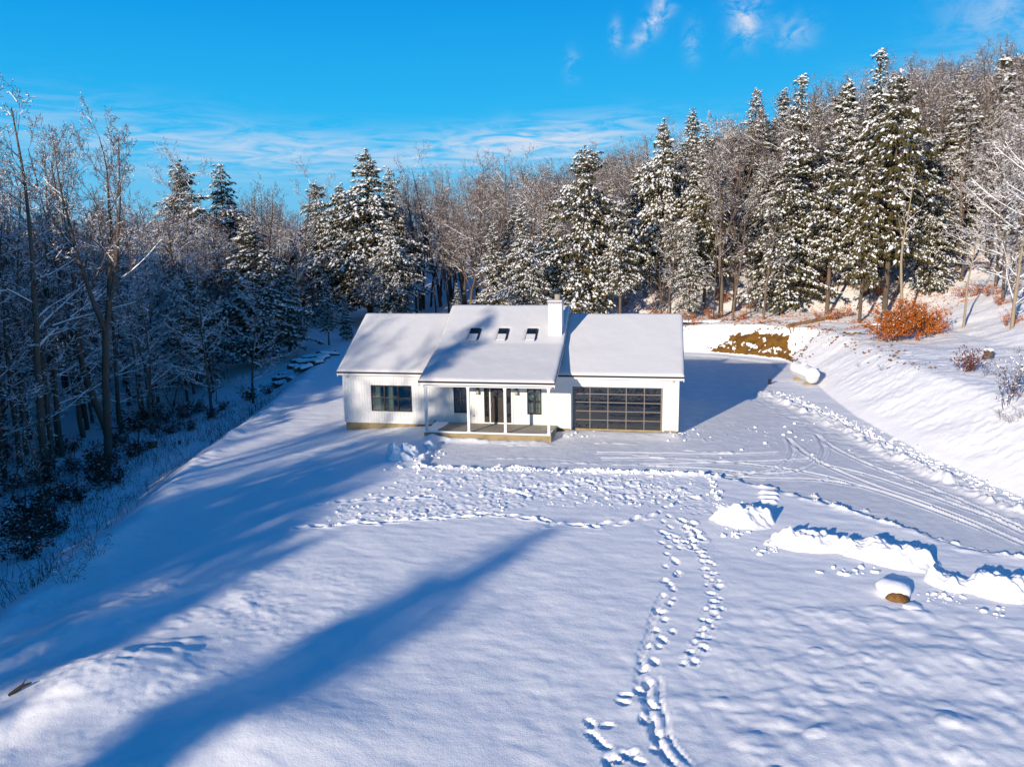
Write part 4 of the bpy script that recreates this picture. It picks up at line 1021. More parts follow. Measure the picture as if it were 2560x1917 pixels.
def scatter(n, xr, yr, test, kinds, hr, name, cat, label, group, minr=2.6, tries=30, wide=(.85, 1.15)):
    c = 0
    for _ in range(n*tries):
        if c >= n: break
        x = random.uniform(*xr); y = random.uniform(*yr)
        if not test(x, y) or not spot_ok(x, y, minr): continue
        TAKEN.append((x, y, minr)); c += 1
        T_ = random.choice(kinds); place(T_, ('evergreen_tree' if T_['kind'] == 'conifer' else 'bare_tree') if name in ('evergreen_tree', 'bare_tree') else name, x, y, random.uniform(*hr), label, cat, group, wide=random.uniform(*wide))
    return c
def de1(x, y): return float(sdist(np.array([x]), np.array([y]), EDGE)[0][0])
def dt1(x, y): return -float(sdist(np.array([x]), np.array([y]), TOE)[0][0])
def azim(x, y): return math.degrees(math.atan2(x-CAM[0], y-CAM[1]))
inview = lambda x, y: -46.5 < azim(x, y) < 25.5
tot = {}
tot['evR'] = scatter(64, (4, 62), (33, 82), lambda x, y: dt1(x, y) > 4+.08*abs(y-33) and inview(x, y) and x > 6+(y-33)*.12 and x < 34+.3*y-5, HEM+HEM+PIN, (10, 16), 'evergreen_tree', CON, 'snow covered evergreen packed among others on the sunny slope right of the house', 'evergreens on the sunny slope', 3.0)
tot['evC'] = scatter(9, (-16, 10), (44, 74), lambda x, y: dt1(x, y) > 3 and inview(x, y), HEM, (9, 15), 'evergreen_tree', CON, 'snow covered evergreen in the hollow behind the house roof', 'evergreens behind the house', 3.2)
tot['evL'] = scatter(20, (-75, -28), (14, 80), lambda x, y: de1(x, y) > 6 and inview(x, y), HEM, (9, 13), 'evergreen_tree', CON, 'shaded evergreen among the bare trees of the left wood', 'evergreens in the left wood', 3.4)
tot['bL1'] = scatter(140, (-62, -22), (-12, 45), lambda x, y: de1(x, y) > 10.5+2*math.sin(y*.5)+(2.5 if y < 6 else 0) and inview(x, y) and dt1(x, y) < 3, [BAR[2], BAR[6], BAR[0], BAR[1], BAR[8], BAR[9], BAR[8], BAR[9]], (11, 15.5), 'bare_tree', HW, 'leafless tree with snow-lined boughs crowded in the shaded wood left of the house', 'bare trees in the left wood', 1.7)
tot['bL2'] = scatter(14, (-105, -24), (30, 105), lambda x, y: de1(x, y) > 6 and inview(x, y) and azim(x, y) < -17, BAR, (12, 16), 'bare_tree', HW, 'leafless tree on the far rise beyond the left wood', 'bare trees on the far left rise', 2.8)
tot['bC'] = scatter(44, (-32, 26), (42, 110), lambda x, y: dt1(x, y) > 5 and inview(x, y) and -19 < azim(x, y) < 4, BAR, (12, 17), 'bare_tree', HW, 'leafless brown tree on the slope behind the house', 'bare trees behind the house', 2.6)
tot['bR'] = scatter(40, (8, 88), (40, 125), lambda x, y: dt1(x, y) > 6 and inview(x, y) and azim(x, y) >= 3, BAR, (12, 16.5), 'bare_tree', HW, 'leafless brown tree on the sunny slope right of the house', 'bare trees on the sunny slope', 2.6)
tot['bF'] = scatter(8, (5, 30), (33, 46), lambda x, y: 3 < dt1(x, y) < 11 and inview(x, y), [BAR[8], BAR[9], BAR[4]], (8, 13), 'bare_tree', HW, 'slender leafless tree in front of the evergreens at the foot of the sunny slope', 'slender bare trees at the foot of the sunny slope', 1.6)
tot['bM'] = scatter(26, (6, 44), (34, 62), lambda x, y: dt1(x, y) > 4 and inview(x, y), [BAR[4], BAR[7], BAR[8], BAR[3], BAR[5], BAR[9]], (13, 17), 'bare_tree', HW, 'leafless brown tree standing between the evergreens of the sunny slope', 'bare trees between the evergreens', .8)
tot['bRR'] = scatter(13, (30, 60), (12, 50), lambda x, y: dt1(x, y) > 9 and inview(x, y) and azim(x, y) > 20.0, [BAR[0], BAR[1], BAR[2], BRCH], (12, 15), 'bare_tree', HW, 'leafless tree crowding the right border above the bank', 'bare trees at the right border', 2.4)
tot['sapB'] = scatter(26, (4, 40), (33, 50), lambda x, y: 1.5 < dt1(x, y) < 16 and inview(x, y), SAP, (3.5, 7), 'sapling', 'sapling', 'thin leafless sapling at the foot of the sunny slope', 'saplings on the sunny slope', 1.4)
tot['sapL'] = scatter(24, (-42, -19), (-22, 26), lambda x, y: 7.5 < de1(x, y) < 16 and inview(x, y), SAP, (2.5, 6), 'sapling', 'sapling', 'thin leafless sapling at the brink of the left wood', 'saplings by the left wood', 1.3)
# the wood outside the frame whose shadows cross the yard
TOFF = 1/math.tan(SUN_EL)
def caster(tx, ty, H, T, wide=1.0):
    x, y = tx, ty
    for _ in range(3):
        hh = H+ground_z(x, y)+.25; x = tx-math.sin(SUN_AZ)*hh*TOFF; y = ty-math.cos(SUN_AZ)*hh*TOFF
    place(T, 'evergreen_tree' if T['kind'] == 'conifer' else 'bare_tree', x, y, H, 'tree of the wood beyond the left border whose shadow falls across the yard', CON if T['kind'] == 'conifer' else HW, 'trees outside the picture shading the yard', wide=wide)
def cs(s_, y): return (s_+.475*y, y)
CAST = [((1.2, -13.6), 19, HEM[0], .95), ((0.3, -16.2), 18, HEM[6], .8), (cs(1.6, -20.5), 18, HEM[0], .9), (cs(.4, -15.5), 19, HEM[1], 1), (cs(-1.2, -13), 18, HEM[5], .8), (cs(-2.6, -10), 19, HEM[0], 1), (cs(-3.6, -7), 18, HEM[2], .6),
        (cs(-5.0, -3.6), 19, HEM[4], 1), ((4.9, 25.2), 22, HEM[0], .8), (cs(-6.0, 0), 18, HEM[2], .8), (cs(-7.6, -1.5), 18, BAR[0], 1), (cs(-8.4, 2), 17, BAR[4], .8), (cs(-9.6, -1), 17, HEM[4], .55), (cs(-10.6, 4), 17, BAR[5], .8),
        (cs(-12, 6), 17, BAR[4], .7), (cs(-13.2, 8), 18, BAR[0], .8), (cs(-14.3, 20), 20, BAR[5], .7), (cs(-13.0, 24), 20, BAR[1], .7), (cs(-6.2, -9), 16, HEM[3], .8), (cs(-8.6, -8), 17, HEM[1], .8), (cs(-4.4, -14), 17, HEM[0], .9), (cs(-10.5, -12), 17, BAR[1], 1), (cs(-2.4, -12), 18, BAR[0], 1), (cs(3.4, -24.5), 15, HEM[2], .8), (cs(5.6, -26), 16, BAR[0], .8)]
# lanes of shade over the slope below the yard's brow and the left wood's edge
for k in range(18):
    s_ = -5.5-1.5*k; yy = np.interp(s_, [-32, -26.5, -18, -13, -8, -5], [16, 10, -1, -9, -17.5, -22])
    CAST.append((cs(s_+random.uniform(-.4, .4), yy+random.uniform(-2.5, 1.0)), random.uniform(16, 19), random.choice(HEM), .9))
for (tx, ty), H_, T_, w_ in CAST: caster(tx, ty, H_, T_, w_*(1.28 if T_['kind'] == 'conifer' and ty < 20 else 1))
OUT = ('tree of the wood beyond the left border, outside the picture', 'trees outside the picture left of the wood')
for k in range(34):
    for row in (0, 1):
        s_ = -27.5-1.45*k+random.uniform(-.5, .5); yb = (-46.5-s_)/1.665-random.uniform(1, 5)-row*random.uniform(6, 12)
        T_ = random.choice(HEM+[HEM[1], HEM[3]]) if row == 0 or random.random() < .6 else random.choice(BAR)
        if spot_ok(s_+.475*yb, yb, 1.2): place(T_, 'evergreen_tree' if T_['kind'] == 'conifer' else 'bare_tree', s_+.475*yb, yb, random.uniform(18, 21.5), OUT[0], 'tree', OUT[1], wide=random.uniform(1.0, 1.25))
print('SCATTER', tot)
# ------------------------------------------------------------------ snow piles left by the plough
def pile(px, py, a, b, h, ang, seed, label, z=0.0, lump=.30, steep=.55, off=(0, 0), crest=0.0):
    c0 = bp(px, py, z); cx, cy = c0[0]+off[0], c0[1]+off[1]
    st = .05; n = int(1.25*max(a, b)/st)
    g = np.arange(-n, n+1)*st; GX, GY = np.meshgrid(g, g); c, s = math.cos(ang), math.sin(ang)
    u = (GX*c+GY*s)/a; v = (-GX*s+GY*c)/b
    wob = .22*fbm((GX+cx)*1.1, (GY+cy)*1.1, 3, seed)
    q = np.hypot(u, v)+wob
    # the side away from the yard (+v) breaks off steeply, the near side runs out gently
    prof = np.where(v > crest, sst(1.0, steep, q), sst(1.0, .12, q))
    lp = fbm((GX+cx)*1.7, (GY+cy)*1.7, 4, seed+5); lp3 = fbm((GX+cx)*3.1, (GY+cy)*3.1, 3, seed+7); lp2 = vnoise((GX+cx)*4.6, (GY+cy)*4.6, seed+9)
    hh = .9*h*prof*(.80+1.35*lump*lp)+.10*np.clip(prof*2, 0, 1)*np.maximum(lp2, -.2)+.14*prof*np.maximum(lp3, -.3)+.05*prof*vnoise((GX+cx)*11, (GY+cy)*11, seed+11)
    gz = np.array([surf(cx+x_, cy+y_) for x_, y_ in zip(GX.ravel(), GY.ravel())]).reshape(GX.shape)
    Z = gz+hh-.06+0*q
    keep = (q < 1.03); kq = keep[:-1, :-1] & keep[1:, :-1] & keep[:-1, 1:] & keep[1:, 1:]
    m = len(g); idx = np.arange(m*m).reshape(m, m); q0 = idx[:-1, :-1][kq]; F = np.stack([q0, q0+1, q0+m+1, q0+m], 1)
    used, inv = np.unique(F, return_inverse=True)
    me = mesh('snow_pile', np.stack([GX.ravel(), GY.ravel(), Z.ravel()-float(gz[n, n])], 1)[used], [inv.reshape(F.shape)], MT['snow'], smooth=True)
    o = obj('snow_pile', me); o.location = (cx, cy, float(gz[n, n])); tag(o, label, 'snow pile', 'piles of ploughed snow'); return o
pile(1607, 1128, 1.35, .95, .74, -.06, 11, 'smooth domed snow pile at the end of the churned strip, right of the footprints')
pile(1745, 1178, 1.45, .80, .66, -.12, 23, 'lumpy snow pile in the middle of the row beside the driveway')
pile(1905, 1205, 1.75, .85, .70, -.38, 37, 'long snow pile tapering down towards the brown faced boulder', steep=.6)
pile(2050, 1262, .9, .55, .40, -.6, 41, 'low ridge of snow clods joining two bigger piles near the right border')
pile(2165, 1278, 1.35, .85, .62, .05, 47, 'broken snow pile cut by the right border')
pile(872, 985, .95, .75, .72, .5, 53, 'peaked snow pile in front of the left end of the porch', lump=.5)
pile(930, 962, .40, .34, .36, .2, 59, 'small jagged heap of snow against the porch corner', lump=.6)
# clods of snow thrown about by the plough: nobody could count them
def ico(r_):
    t = (1+5**.5)/2; V = np.array([(-1,t,0),(1,t,0),(-1,-t,0),(1,-t,0),(0,-1,t),(0,1,t),(0,-1,-t),(0,1,-t),(t,0,-1),(t,0,1),(-t,0,-1),(-t,0,1)], float); V /= np.linalg.norm(V[0])
    F = np.array([(0,11,5),(0,5,1),(0,1,7),(0,7,10),(0,10,11),(1,5,9),(5,11,4),(11,10,2),(10,7,6),(7,1,8),(3,9,4),(3,4,2),(3,2,6),(3,6,8),(3,8,9),(4,9,5),(2,4,11),(6,2,10),(8,6,7),(9,8,1)])
    return V, F
IV, IF = ico(1)
def clods(pts, lo, hi):
    Vs, Fs = [], []
    for i, (x, y) in enumerate(pts):
        s = lo+(hi-lo)*random.random()**2.2
        Vs.append(IV*(s*np.array([random.uniform(.8, 1.4), random.uniform(.8, 1.4), random.uniform(.6, 1)]))*(1+.25*rng.normal(0, 1, (12, 1)))+np.array([x, y, surf(x, y)+s*.15])); Fs.append(IF+12*i)
    return np.concatenate(Vs), np.concatenate(Fs)
cp = []
for (a, b) in zip(BERM[:-1], BERM[1:]):
    L = math.hypot(b[0]-a[0], b[1]-a[1])
    for k in range(int(L*26)):
        t = random.random(); nx, ny = (b[1]-a[1])/L, -(b[0]-a[0])/L; o_ = -abs(random.gauss(.45, .35))*-1
        cp.append((a[0]+(b[0]-a[0])*t-nx*o_, a[1]+(b[1]-a[1])*t-ny*o_))
for k in range(240):
    p = g2(random.uniform(720, 1545), random.uniform(1008, 1118))
    if inpoly(np.array([p[0]]), np.array([p[1]]), ROUGH)[0]: cp.append(p)
for k in range(230):
    t = random.random(); p = g2(895+640*t, 1009+17*t+random.gauss(0, 2)); cp.append(p)
for a, b in [((1535, 1030), (1560, 1110))]:
    for k in range(60): t = random.random(); cp.append(g2(a[0]+(b[0]-a[0])*t+random.gauss(0, 5), a[1]+(b[1]-a[1])*t))
for pc, n_, sp_ in [((1660, 1185), 20, 18), ((1840, 1232), 16, 30), ((2030, 1290), 22, 26), ((1570, 1150), 14, 22), ((2160, 1322), 12, 30), ((880, 1000), 30, 28), ((1700, 935), 40, 120), ((940, 975), 24, 16), ((1260, 932), 30, 40), ((1480, 935), 40, 25)]:
    for k in range(n_): cp.append(g2(pc[0]+random.gauss(0, sp_), pc[1]+random.gauss(0, sp_*.3)))
V, F = clods(cp, .02, .11)
tag(obj('snow_clods', mesh('snow_clods', V, [F], MT['snow'], smooth=True)), kind='stuff')

# boulder capped with snow, and the snowy stone beside it
def lumpy(name, cx, cy, rad, seed, m, parent=None, z=0, amp=.18, zmin=None, sub=3):
    import bmesh
    bm = bmesh.new(); bmesh.ops.create_icosphere(bm, subdivisions=sub, radius=1)
    for v in bm.verts:
        p = v.co; k = 1+amp*float(fbm(np.array([p.x*1.6+seed+p.z]), np.array([p.y*1.6-p.z*1.3]), 3, seed)[0])
        v.co = Vector((p.x*rad[0]*k, p.y*rad[1]*k, p.z*rad[2]*k))
        if zmin is not None and v.co.z < zmin: v.co.z = zmin
    me = bpy.data.meshes.new(name); bm.to_mesh(me); bm.free(); me.materials.append(m)
    me.polygons.foreach_set('use_smooth', [True]*len(me.polygons))
    o = obj(name, me, parent); o.location = (cx, cy, z); return o
p = bp(1933, 1288, 0); gz = surf(p[0], p[1])
bo = tag(empty('boulder', (p[0], p[1], gz)), 'snow capped boulder baring a brown face towards the camera, below the snow piles', 'boulder')
lumpy('stone', 0, -.20, (.33, .22, .17), 5, MT['rock'], bo, .05, .22)
c_ = lumpy('snow_cap', .02, .20, (.48, .42, .27), 8, MT['snow'], bo, .13, .24); c_.rotation_euler = (.15, .0, .2)
p2 = bp(1972, 1312, 0)
bo2 = tag(empty('boulder', (p2[0], p2[1], surf(p2[0], p2[1]))), 'small wedge shaped stone buried in snow just right of the brown faced boulder', 'boulder')
lumpy('stone', 0, .05, (.18, .14, .07), 15, MT['rock'], bo2, .0, .1)
c_ = lumpy('snow_cap', 0, 0, (.30, .24, .13), 18, MT['snow'], bo2, -.01, .25); c_.rotation_euler = (.0, .12, .3)
p = bp(60, 1588, -1.0)
bk = tag(empty('buried_branch', (p[0], p[1], surf(p[0], p[1])), .6), 'dark stub of wood poking out of the snow in the lower left corner', 'branch')
b = MB(); b.tube([(-.25, 0, -.05), (0, .02, .10), (.22, .05, .13)], [.05, .045, .02], 6); b.build('stem', MT['cedar'], bk)
b = MB(); b.tube([(0, .02, .10), (.10, .16, .20)], [.02, .008], 5); b.build('twig', MT['cedar'], bk)

# propane tank under its snow at the foot of the bank
tx, ty = 15.25, 14.4
tk = tag(empty('propane_tank', (tx, ty, surf(tx, ty+1.2)-.05), R(11)), 'long white propane tank under thick snow at the foot of the bank', 'tank')
def capsule(name, L, rad, m, parent, squash=1.0, zlift=0.0, n=24, seed=None, cut=None):
    V = []; F = []; prof = [(-rad*.62, 0.02)]+[(-rad*.62*math.cos(a), rad*math.sin(a)) for a in np.linspace(.2, math.pi/2, 7)]+[(L*t, rad) for t in np.linspace(.05, .95, 14)]+[(L+rad*.62*math.sin(a), rad*math.cos(a)) for a in np.linspace(0, math.pi/2-.2, 7)]+[(L+rad*.62, .02)]
    for (y, r_) in prof:
        for k in range(n):
            a = 2*math.pi*k/n; kx, kz = math.cos(a), math.sin(a)
            w_ = 1.0 if seed is None else 1+.07*float(vnoise(np.array([y*1.6+seed]), np.array([a*1.3]), seed)[0])
            z = kz*r_*squash*w_+zlift
            if cut is not None: z = max(z, cut)
            V.append((kx*r_*w_, y, z))
    for i in range(len(prof)-1):
        for k in range(n): F.append([i*n+k, i*n+(k+1) % n, (i+1)*n+(k+1) % n, (i+1)*n+k])
    F += [list(range(n))[::-1], [(len(prof)-1)*n+k for k in range(n)]]
    me = bpy.data.meshes.new(name); me.from_pydata(V, [], F); me.materials.append(m); me.polygons.foreach_set('use_smooth', [True]*len(F)); me.update()
    return obj(name, me, parent)
capsule('tank_body', 3.0, .47, MT['tank'], tk).location = (0, 0, .72)
capsule('snow_cover', 3.0, .50, MT['snow'], tk, 1.0, .13, seed=4, cut=-.02).location = (0, -.03, .74)
for yy in (.55, 2.45):
    b = MB(); b.box(-.36, .36, yy-.06, yy+.06, -.15, .24); b.box(-.44, .44, yy-.08, yy+.08, -.2, -.02); b.build('foot', MT['concrete'], tk)
b = MB(); b.tube([(0, 1.5, 1.12), (0, 1.5, 1.40)], [.2, .2], 14); b.build('valve_dome', MT['tank'], tk); b = MB(); b.tube([(0, 1.5, 1.395), (0, 1.5, 1.47), (0, 1.5, 1.53)], [.24, .2, .06], 14); b.build('snow_cap', MT['snow'], tk, smooth=True)
p = bp(1662, 829, 0)
po = tag(empty('marker_post', (p[0], p[1], surf(p[0], p[1])), .2), 'short black post standing alone where the house shadow meets the berm', 'post')
b = MB(); b.box(-.10, .10, -.08, .08, -.3, .33); b.build('post', MT['black'], po, bevel=.01); b = MB(); b.box(-.115, .115, -.095, .095, .331, .36); b.build('cap', MT['black'], po, bevel=.01)

# logs
def log(x, y, L, rad, ang, label, group=None, tilt=0.0, z=None, m='cedar', snow=True):
    zz = (surf(x, y)+rad*.6) if z is None else z
    e = tag(empty('log', (x, y, zz), ang), label, 'log', group); e.rotation_euler = (0, -tilt, ang)
    b = MB(); n = 7; pts = [(L*(i/n-.5), .03*math.sin(i*1.7+x), .02*math.sin(i*2.3)) for i in range(n+1)]
    b.tube(pts, [rad*(1-.15*i/n) for i in range(n+1)], 10); b.build('stem', MT[m], e, smooth=False)
    b = MB(); b.tube([pts[0], (pts[0][0]-.012, pts[0][1], pts[0][2])], [rad*.9, rad*.9], 10); b.tube([pts[-1], (pts[-1][0]+.012, pts[-1][1], pts[-1][2])], [rad*.76, rad*.76], 10); b.build('cut_end', MT['wood'], e)
    if snow:
        V = []; F = []; k = 5; N_ = 16
        for i in range(N_+1):
            xx = L*(i/N_-.5)*.97; e_ = min(1, (.5-abs(i/N_-.5))*9+.25); h = (.10+.05*vnoise(np.array([i*.6+x*3]), np.array([y]), 3)[0])*e_
            for j in range(k): a = math.pi*j/(k-1); V.append((xx, math.cos(a)*rad*.98, rad*.25+math.sin(a)*(rad*.75+h)))
        for i in range(N_):
            for j in range(k-1): F.append([i*k+j, (i+1)*k+j, (i+1)*k+j+1, i*k+j+1])
            F.append([i*k+k-1, (i+1)*k+k-1, (i+1)*k, i*k])
        F += [list(range(k)), [N_*k+j for j in range(k)][::-1]]
        me = bpy.data.meshes.new('snow_cover'); me.from_pydata(V, [], F); me.materials.append(MT['snow']); me.polygons.foreach_set('use_smooth', [True]*len(F)); me.update(); obj('snow_cover', me, e)
    return e
LG = 'cut logs heaped at the end of the left wood'
q = [(603, 808, 1.5, .26, 1.3), (616, 801, 2.4, .2, .2), (630, 807, 1.4, .24, 1.6), (645, 797, 2.0, .2, .7), (660, 802, 1.6, .25, 1.25), (672, 793, 2.6, .19, .35), (688, 796, 1.5, .23, 1.45), (652, 787, 2.2, .18, .9), (680, 783, 2.6, .2, .1), (698, 785, 1.6, .24, 1.2), (712, 778, 1.9, .18, .6), (622, 793, 2.0, .19, 1.0), (705, 771, 2.2, .18, -.2), (640, 803, 1.3, .2, 1.9), (692, 790, 1.8, .2, 1.7)]
for i, (px, py, L, rd, an) in enumerate(q):
    p = bp(px, py, -.9); log(p[0], p[1], L, rd, an, 'dark snow topped log in the heap left of the house', LG, z=surf(p[0], p[1])+.12+(.34 if i in (3, 5, 7, 8, 13) else 0)+.1*math.sin(i*2.1), tilt=.12*math.sin(i*1.7))
p0 = march(1706, 706); p1 = march(1795, 688)
lx, ly = .5*(p0[0]+p1[0]), .5*(p0[1]+p1[1]); za, zb = surf(p0[0], p0[1]), surf(p1[0], p1[1])
log(lx, ly, 1.15*math.hypot(p1[0]-p0[0], p1[1]-p0[1]), .17, math.atan2(p1[1]-p0[1], p1[0]-p0[0]), 'long tan fallen trunk lying under the evergreens above the dirt cut', z=.5*(za+zb)+.16, m='wood', snow=False, tilt=math.atan2(zb-za, math.hypot(p1[0]-p0[0], p1[1]-p0[1])))
p = bp(1515, 718, 1.4); log(p[0], p[1], 5.5, .13, .12, 'snow covered fallen trunk at the foot of the slope right of the garage roof')
p = bp(1880, 695, 3.3); log(p[0]+.6, p[1], 2.6, .12, .05, 'short dark fallen log left of the orange bush')
p = bp(240, 892, -2.2); log(p[0], p[1], 3.0, .10, .35, 'dark fallen pole between the left wood trunks')

# stumps
def stump(px, py, z, rad, h, label, m='bark', cap=.16):
    p = bp(px, py, z)
    for _ in range(4): z = surf(p[0], p[1]); p = bp(px, py, z)
    e = tag(empty('stump', (p[0], p[1], z)), label, 'stump')
    b = MB(); b.tube([(0, 0, -.25), (0, 0, h*.3), (0, 0, h)], [rad*1.35, rad*1.08, rad], 12); b.build('trunk', MT[m], e, smooth=True)
    b = MB(); b.tube([(0, 0, h-.002), (0, 0, h+.02)], [rad*.97, rad*.96], 12); b.build('cut_face', MT['wood'], e)
    b = MB(); b.tube([(0, 0, h+.0), (0, 0, h+.05), (0, 0, h+cap*.7), (0, 0, h+cap), (0, 0, h+cap*1.1)], [rad*.98, rad*1.18, rad*1.05, rad*.6, .02], 14); b.build('snow_cap', MT['snow'], e, smooth=True)
stump(2134, 772, 4, .26, .42, 'grey stump with a round snow cap on the right shelf')
stump(330, 966, -1.8, .24, .45, 'pale orange stump with a snow cap on the left slope', 'wood')
stump(388, 958, -1.6, .10, .25, 'small red brown stump near the yard brow on the left', 'wood', .06)

# ------------------------------------------------------------------ shrubs
def shrub_meshes(key_, seed, H, Wd, nst, nleaf, leafm, lsize, twigm='twig', spread=.9):
    r = np.random.default_rng(seed); P0, P1, R0, R1 = [], [], [], []; tips = []
    for i in range(nst):
        a = r.random()*6.283; p = np.array([r.normal(0, Wd*.12), r.normal(0, Wd*.12), -.1]); d = np.array([math.cos(a)*spread*r.random(), math.sin(a)*spread*r.random(), 1]); d /= np.linalg.norm(d)
        L = H*r.uniform(.55, 1.1); n = 6; rad = .008+.006*H*.6
        for k in range(n):
            d = d+r.normal(0, .12, 3)+np.array([0, 0, .03]); d /= np.linalg.norm(d); q = p+d*L/n
            P0.append(p); P1.append(q); R0.append(rad*(1-.8*k/n)); R1.append(rad*(1-.8*(k+1)/n))
            if k >= 1:
                for m in range(2):
                    dd = d+r.normal(0, .75, 3); dd[2] = abs(dd[2])*.4; dd /= np.linalg.norm(dd); pp = q; l2 = L*.30*r.uniform(.4, 1.2)
                    for s_ in range(3):
                        dd = dd+r.normal(0, .2, 3); dd /= np.linalg.norm(dd); qq = pp+dd*l2/3; P0.append(pp); P1.append(qq); R0.append(.007); R1.append(.004); tips.append(qq); pp = qq
            p = q
    V, F = prisms(P0, P1, R0, R1, 3); ms = mesh('stems_'+key_, V, [F], MT[twigm]); out = dict(stem=ms, H=H)
    sv, sf = ribbons_snow(P0, P1, R0, r, .010, .45); out['snow'] = mesh('stem_snow_'+key_, sv, [sf], MT['treesnow'])
    if nleaf:
        T_ = np.array(tips)[r.integers(0, len(tips), nleaf)]+r.normal(0, .09, (nleaf, 3)); T_[:, 2] = np.maximum(T_[:, 2], .05)
        D_ = r.normal(0, 1, (nleaf, 3)); D_ /= np.linalg.norm(D_, axis=1)[:, None]; s_ = np.cross(D_, r.normal(0, 1, (nleaf, 3))); s_ /= np.linalg.norm(s_, axis=1)[:, None]
        l = (lsize*r.uniform(.6, 1.3, nleaf))[:, None]
        V = np.stack([T_-D_*l, T_+s_*l*.55, T_+D_*l, T_-s_*l*.55], 1).reshape(-1, 3)
        out['leaf'] = mesh('leaves_'+key_, V, [np.arange(len(V)).reshape(-1, 4)], MT[leafm])
        pk = T_[(r.random(nleaf) < .014) | (np.arange(nleaf) < 2)]
        Vs, Fs = lumps(pk, np.full(len(pk), lsize*1.1), r.normal(0, 1, (len(pk), 3))*np.array([1, 1, .1]), r); out['pads'] = mesh('leaf_snow_'+key_, Vs, [Fs], MT['treesnow'], smooth=True)
    return out
def shrub(T, x, y, h, label, cat='shrub', group=None, wide=1.0, name='shrub'):
    s = h/T['H']; e = tag(empty(name, (x, y, surf(x, y)-.03), random.random()*6.28, (s*wide, s*wide, s)), label, cat, group)
    st = obj('stems', T['stem'], e); obj('snow_cover', T['snow'], st)
    if 'leaf' in T: lf = obj('leaves', T['leaf'], e); obj('snow_cover', T['pads'], lf)
    return e
BEE = shrub_meshes('beech', 501, 3.0, 3.0, 38, 13000, 'orangeleaf', .062, spread=1.25)
BEE2 = shrub_meshes('beech_low', 503, 1.4, 1.2, 10, 700, 'orangeleaf', .055, spread=1.0)
REDS = [shrub_meshes('red%d' % i, 510+i, 1.5, 1.6, 12, 620, 'redleaf', .075, spread=1.2) for i in range(2)]
TWG = [shrub_meshes('twiggy%d' % i, 520+i, 1.4, .8, 8, 40, 'redleaf', .04, spread=.6) for i in range(2)]
def on_ground(px, py, z=3.0): return march(px, py)
x, y = on_ground(1940, 735); shrub(BEE, x-.3, y+.3, 2.9, 'large bush of orange dead leaves on top of the bank', wide=.92)
x, y = on_ground(1995, 722); shrub(BEE, x, y, 2.3, 'right hand lobe of orange dead leaves beside the large orange bush', wide=.9)
x, y = on_ground(2093, 800); shrub(REDS[0], x, y, 1.5, 'small red brown leaved bush on the right shelf', wide=.75)
BEE_PTS = [(1800, 690, 1.2), (1822, 684, 1.3), (1765, 690, .9), (1615, 668, 1.4), (1535, 690, 1.3), (1500, 700, 1.2), (1560, 655, 1.6), (1660, 640, 1.5), (1750, 630, 1.8), (1480, 690, 1.0), (1600, 690, .9), (2090, 640, 1.4), (2140, 640, 1.2), (2160, 660, 1.0), (1900, 640, 1.5), (1420, 690, 1.4), (1345, 660, 1.5), (2180, 700, 1.2)]
for px, py, h in BEE_PTS: x, y = on_ground(px, py); shrub(BEE2, x, y, h, 'low orange leaved beech sprout under the trees of the sunny slope', 'shrub', 'beech sprouts on the sunny slope', random.uniform(.8, 1.4))
for px, py, h, lb in [(2175, 870, 3.2, 'bare twiggy sapling on the brink of the bank near the right border'), (2190, 850, 2.8, 'second thin sapling close behind the one on the brink of the bank'), (2132, 812, 1.3, 'twiggy little bush in front of the grey stump')]:
    x, y = on_ground(px, py); shrub(TWG[0], x, y, h, lb, wide=.6)
for px, py in [(2165, 905), (2185, 915), (2205, 905), (1970, 790), (1905, 800), (1855, 790), (2195, 760), (2070, 770)]:
    x, y = on_ground(px, py); shrub(TWG[1], x, y, random.uniform(.3, .6), 'tuft of dry stems sticking out of the snow on the bank', 'shrub', 'dry tufts on the bank', 1.4)
for px, py, h in [(85, 1050, 1.8), (130, 1090, 1.2), (60, 1120, 1.7), (30, 1060, 1.6), (218, 1018, 1.9), (200, 1045, 1.3), (245, 1000, 1.3), (300, 925, 1.8), (335, 905, 1.7), (360, 912, 1.5), (390, 905, 1.5), (425, 893, 1.4), (455, 900, 1.2), (330, 940, 1.0), (20, 1160, 1.6), (110, 1130, 1.4), (160, 1020, 1.3), (15, 1000, 1.8), (105, 985, 1.4), (480, 885, 1.0), (545, 862, 1.3), (575, 850, 1.0), (270, 960, 1.1), (50, 1200, 1.3), (150, 975, 1.2), (280, 990, 1.3), (310, 975, 1.0), (255, 1045, 1.2), (175, 1085, 1.3), (95, 1165, 1.2), (140, 1150, 1.0), (65, 1165, 1.3), (410, 930, 1.0), (375, 935, 1.1)]:
    x, y = on_ground(px, py, -2); shrub(random.choice(REDS), x, y, h, 'dark dry leaved shrub on the shaded slope below the left wood', 'shrub', 'dark leaved shrubs on the left slope', random.uniform(.8, 1.3))
for px, py, lb in [(330, 1330*.0+1210, 'clump of bare stems rising from the yard brow at the left'), (255, 1262, 'taller clump of bare stems near the lower end of the left slope')]:
    x, y = on_ground(px*.8, py, -1.5); shrub(TWG[0], x-1, y, 1.2, lb)

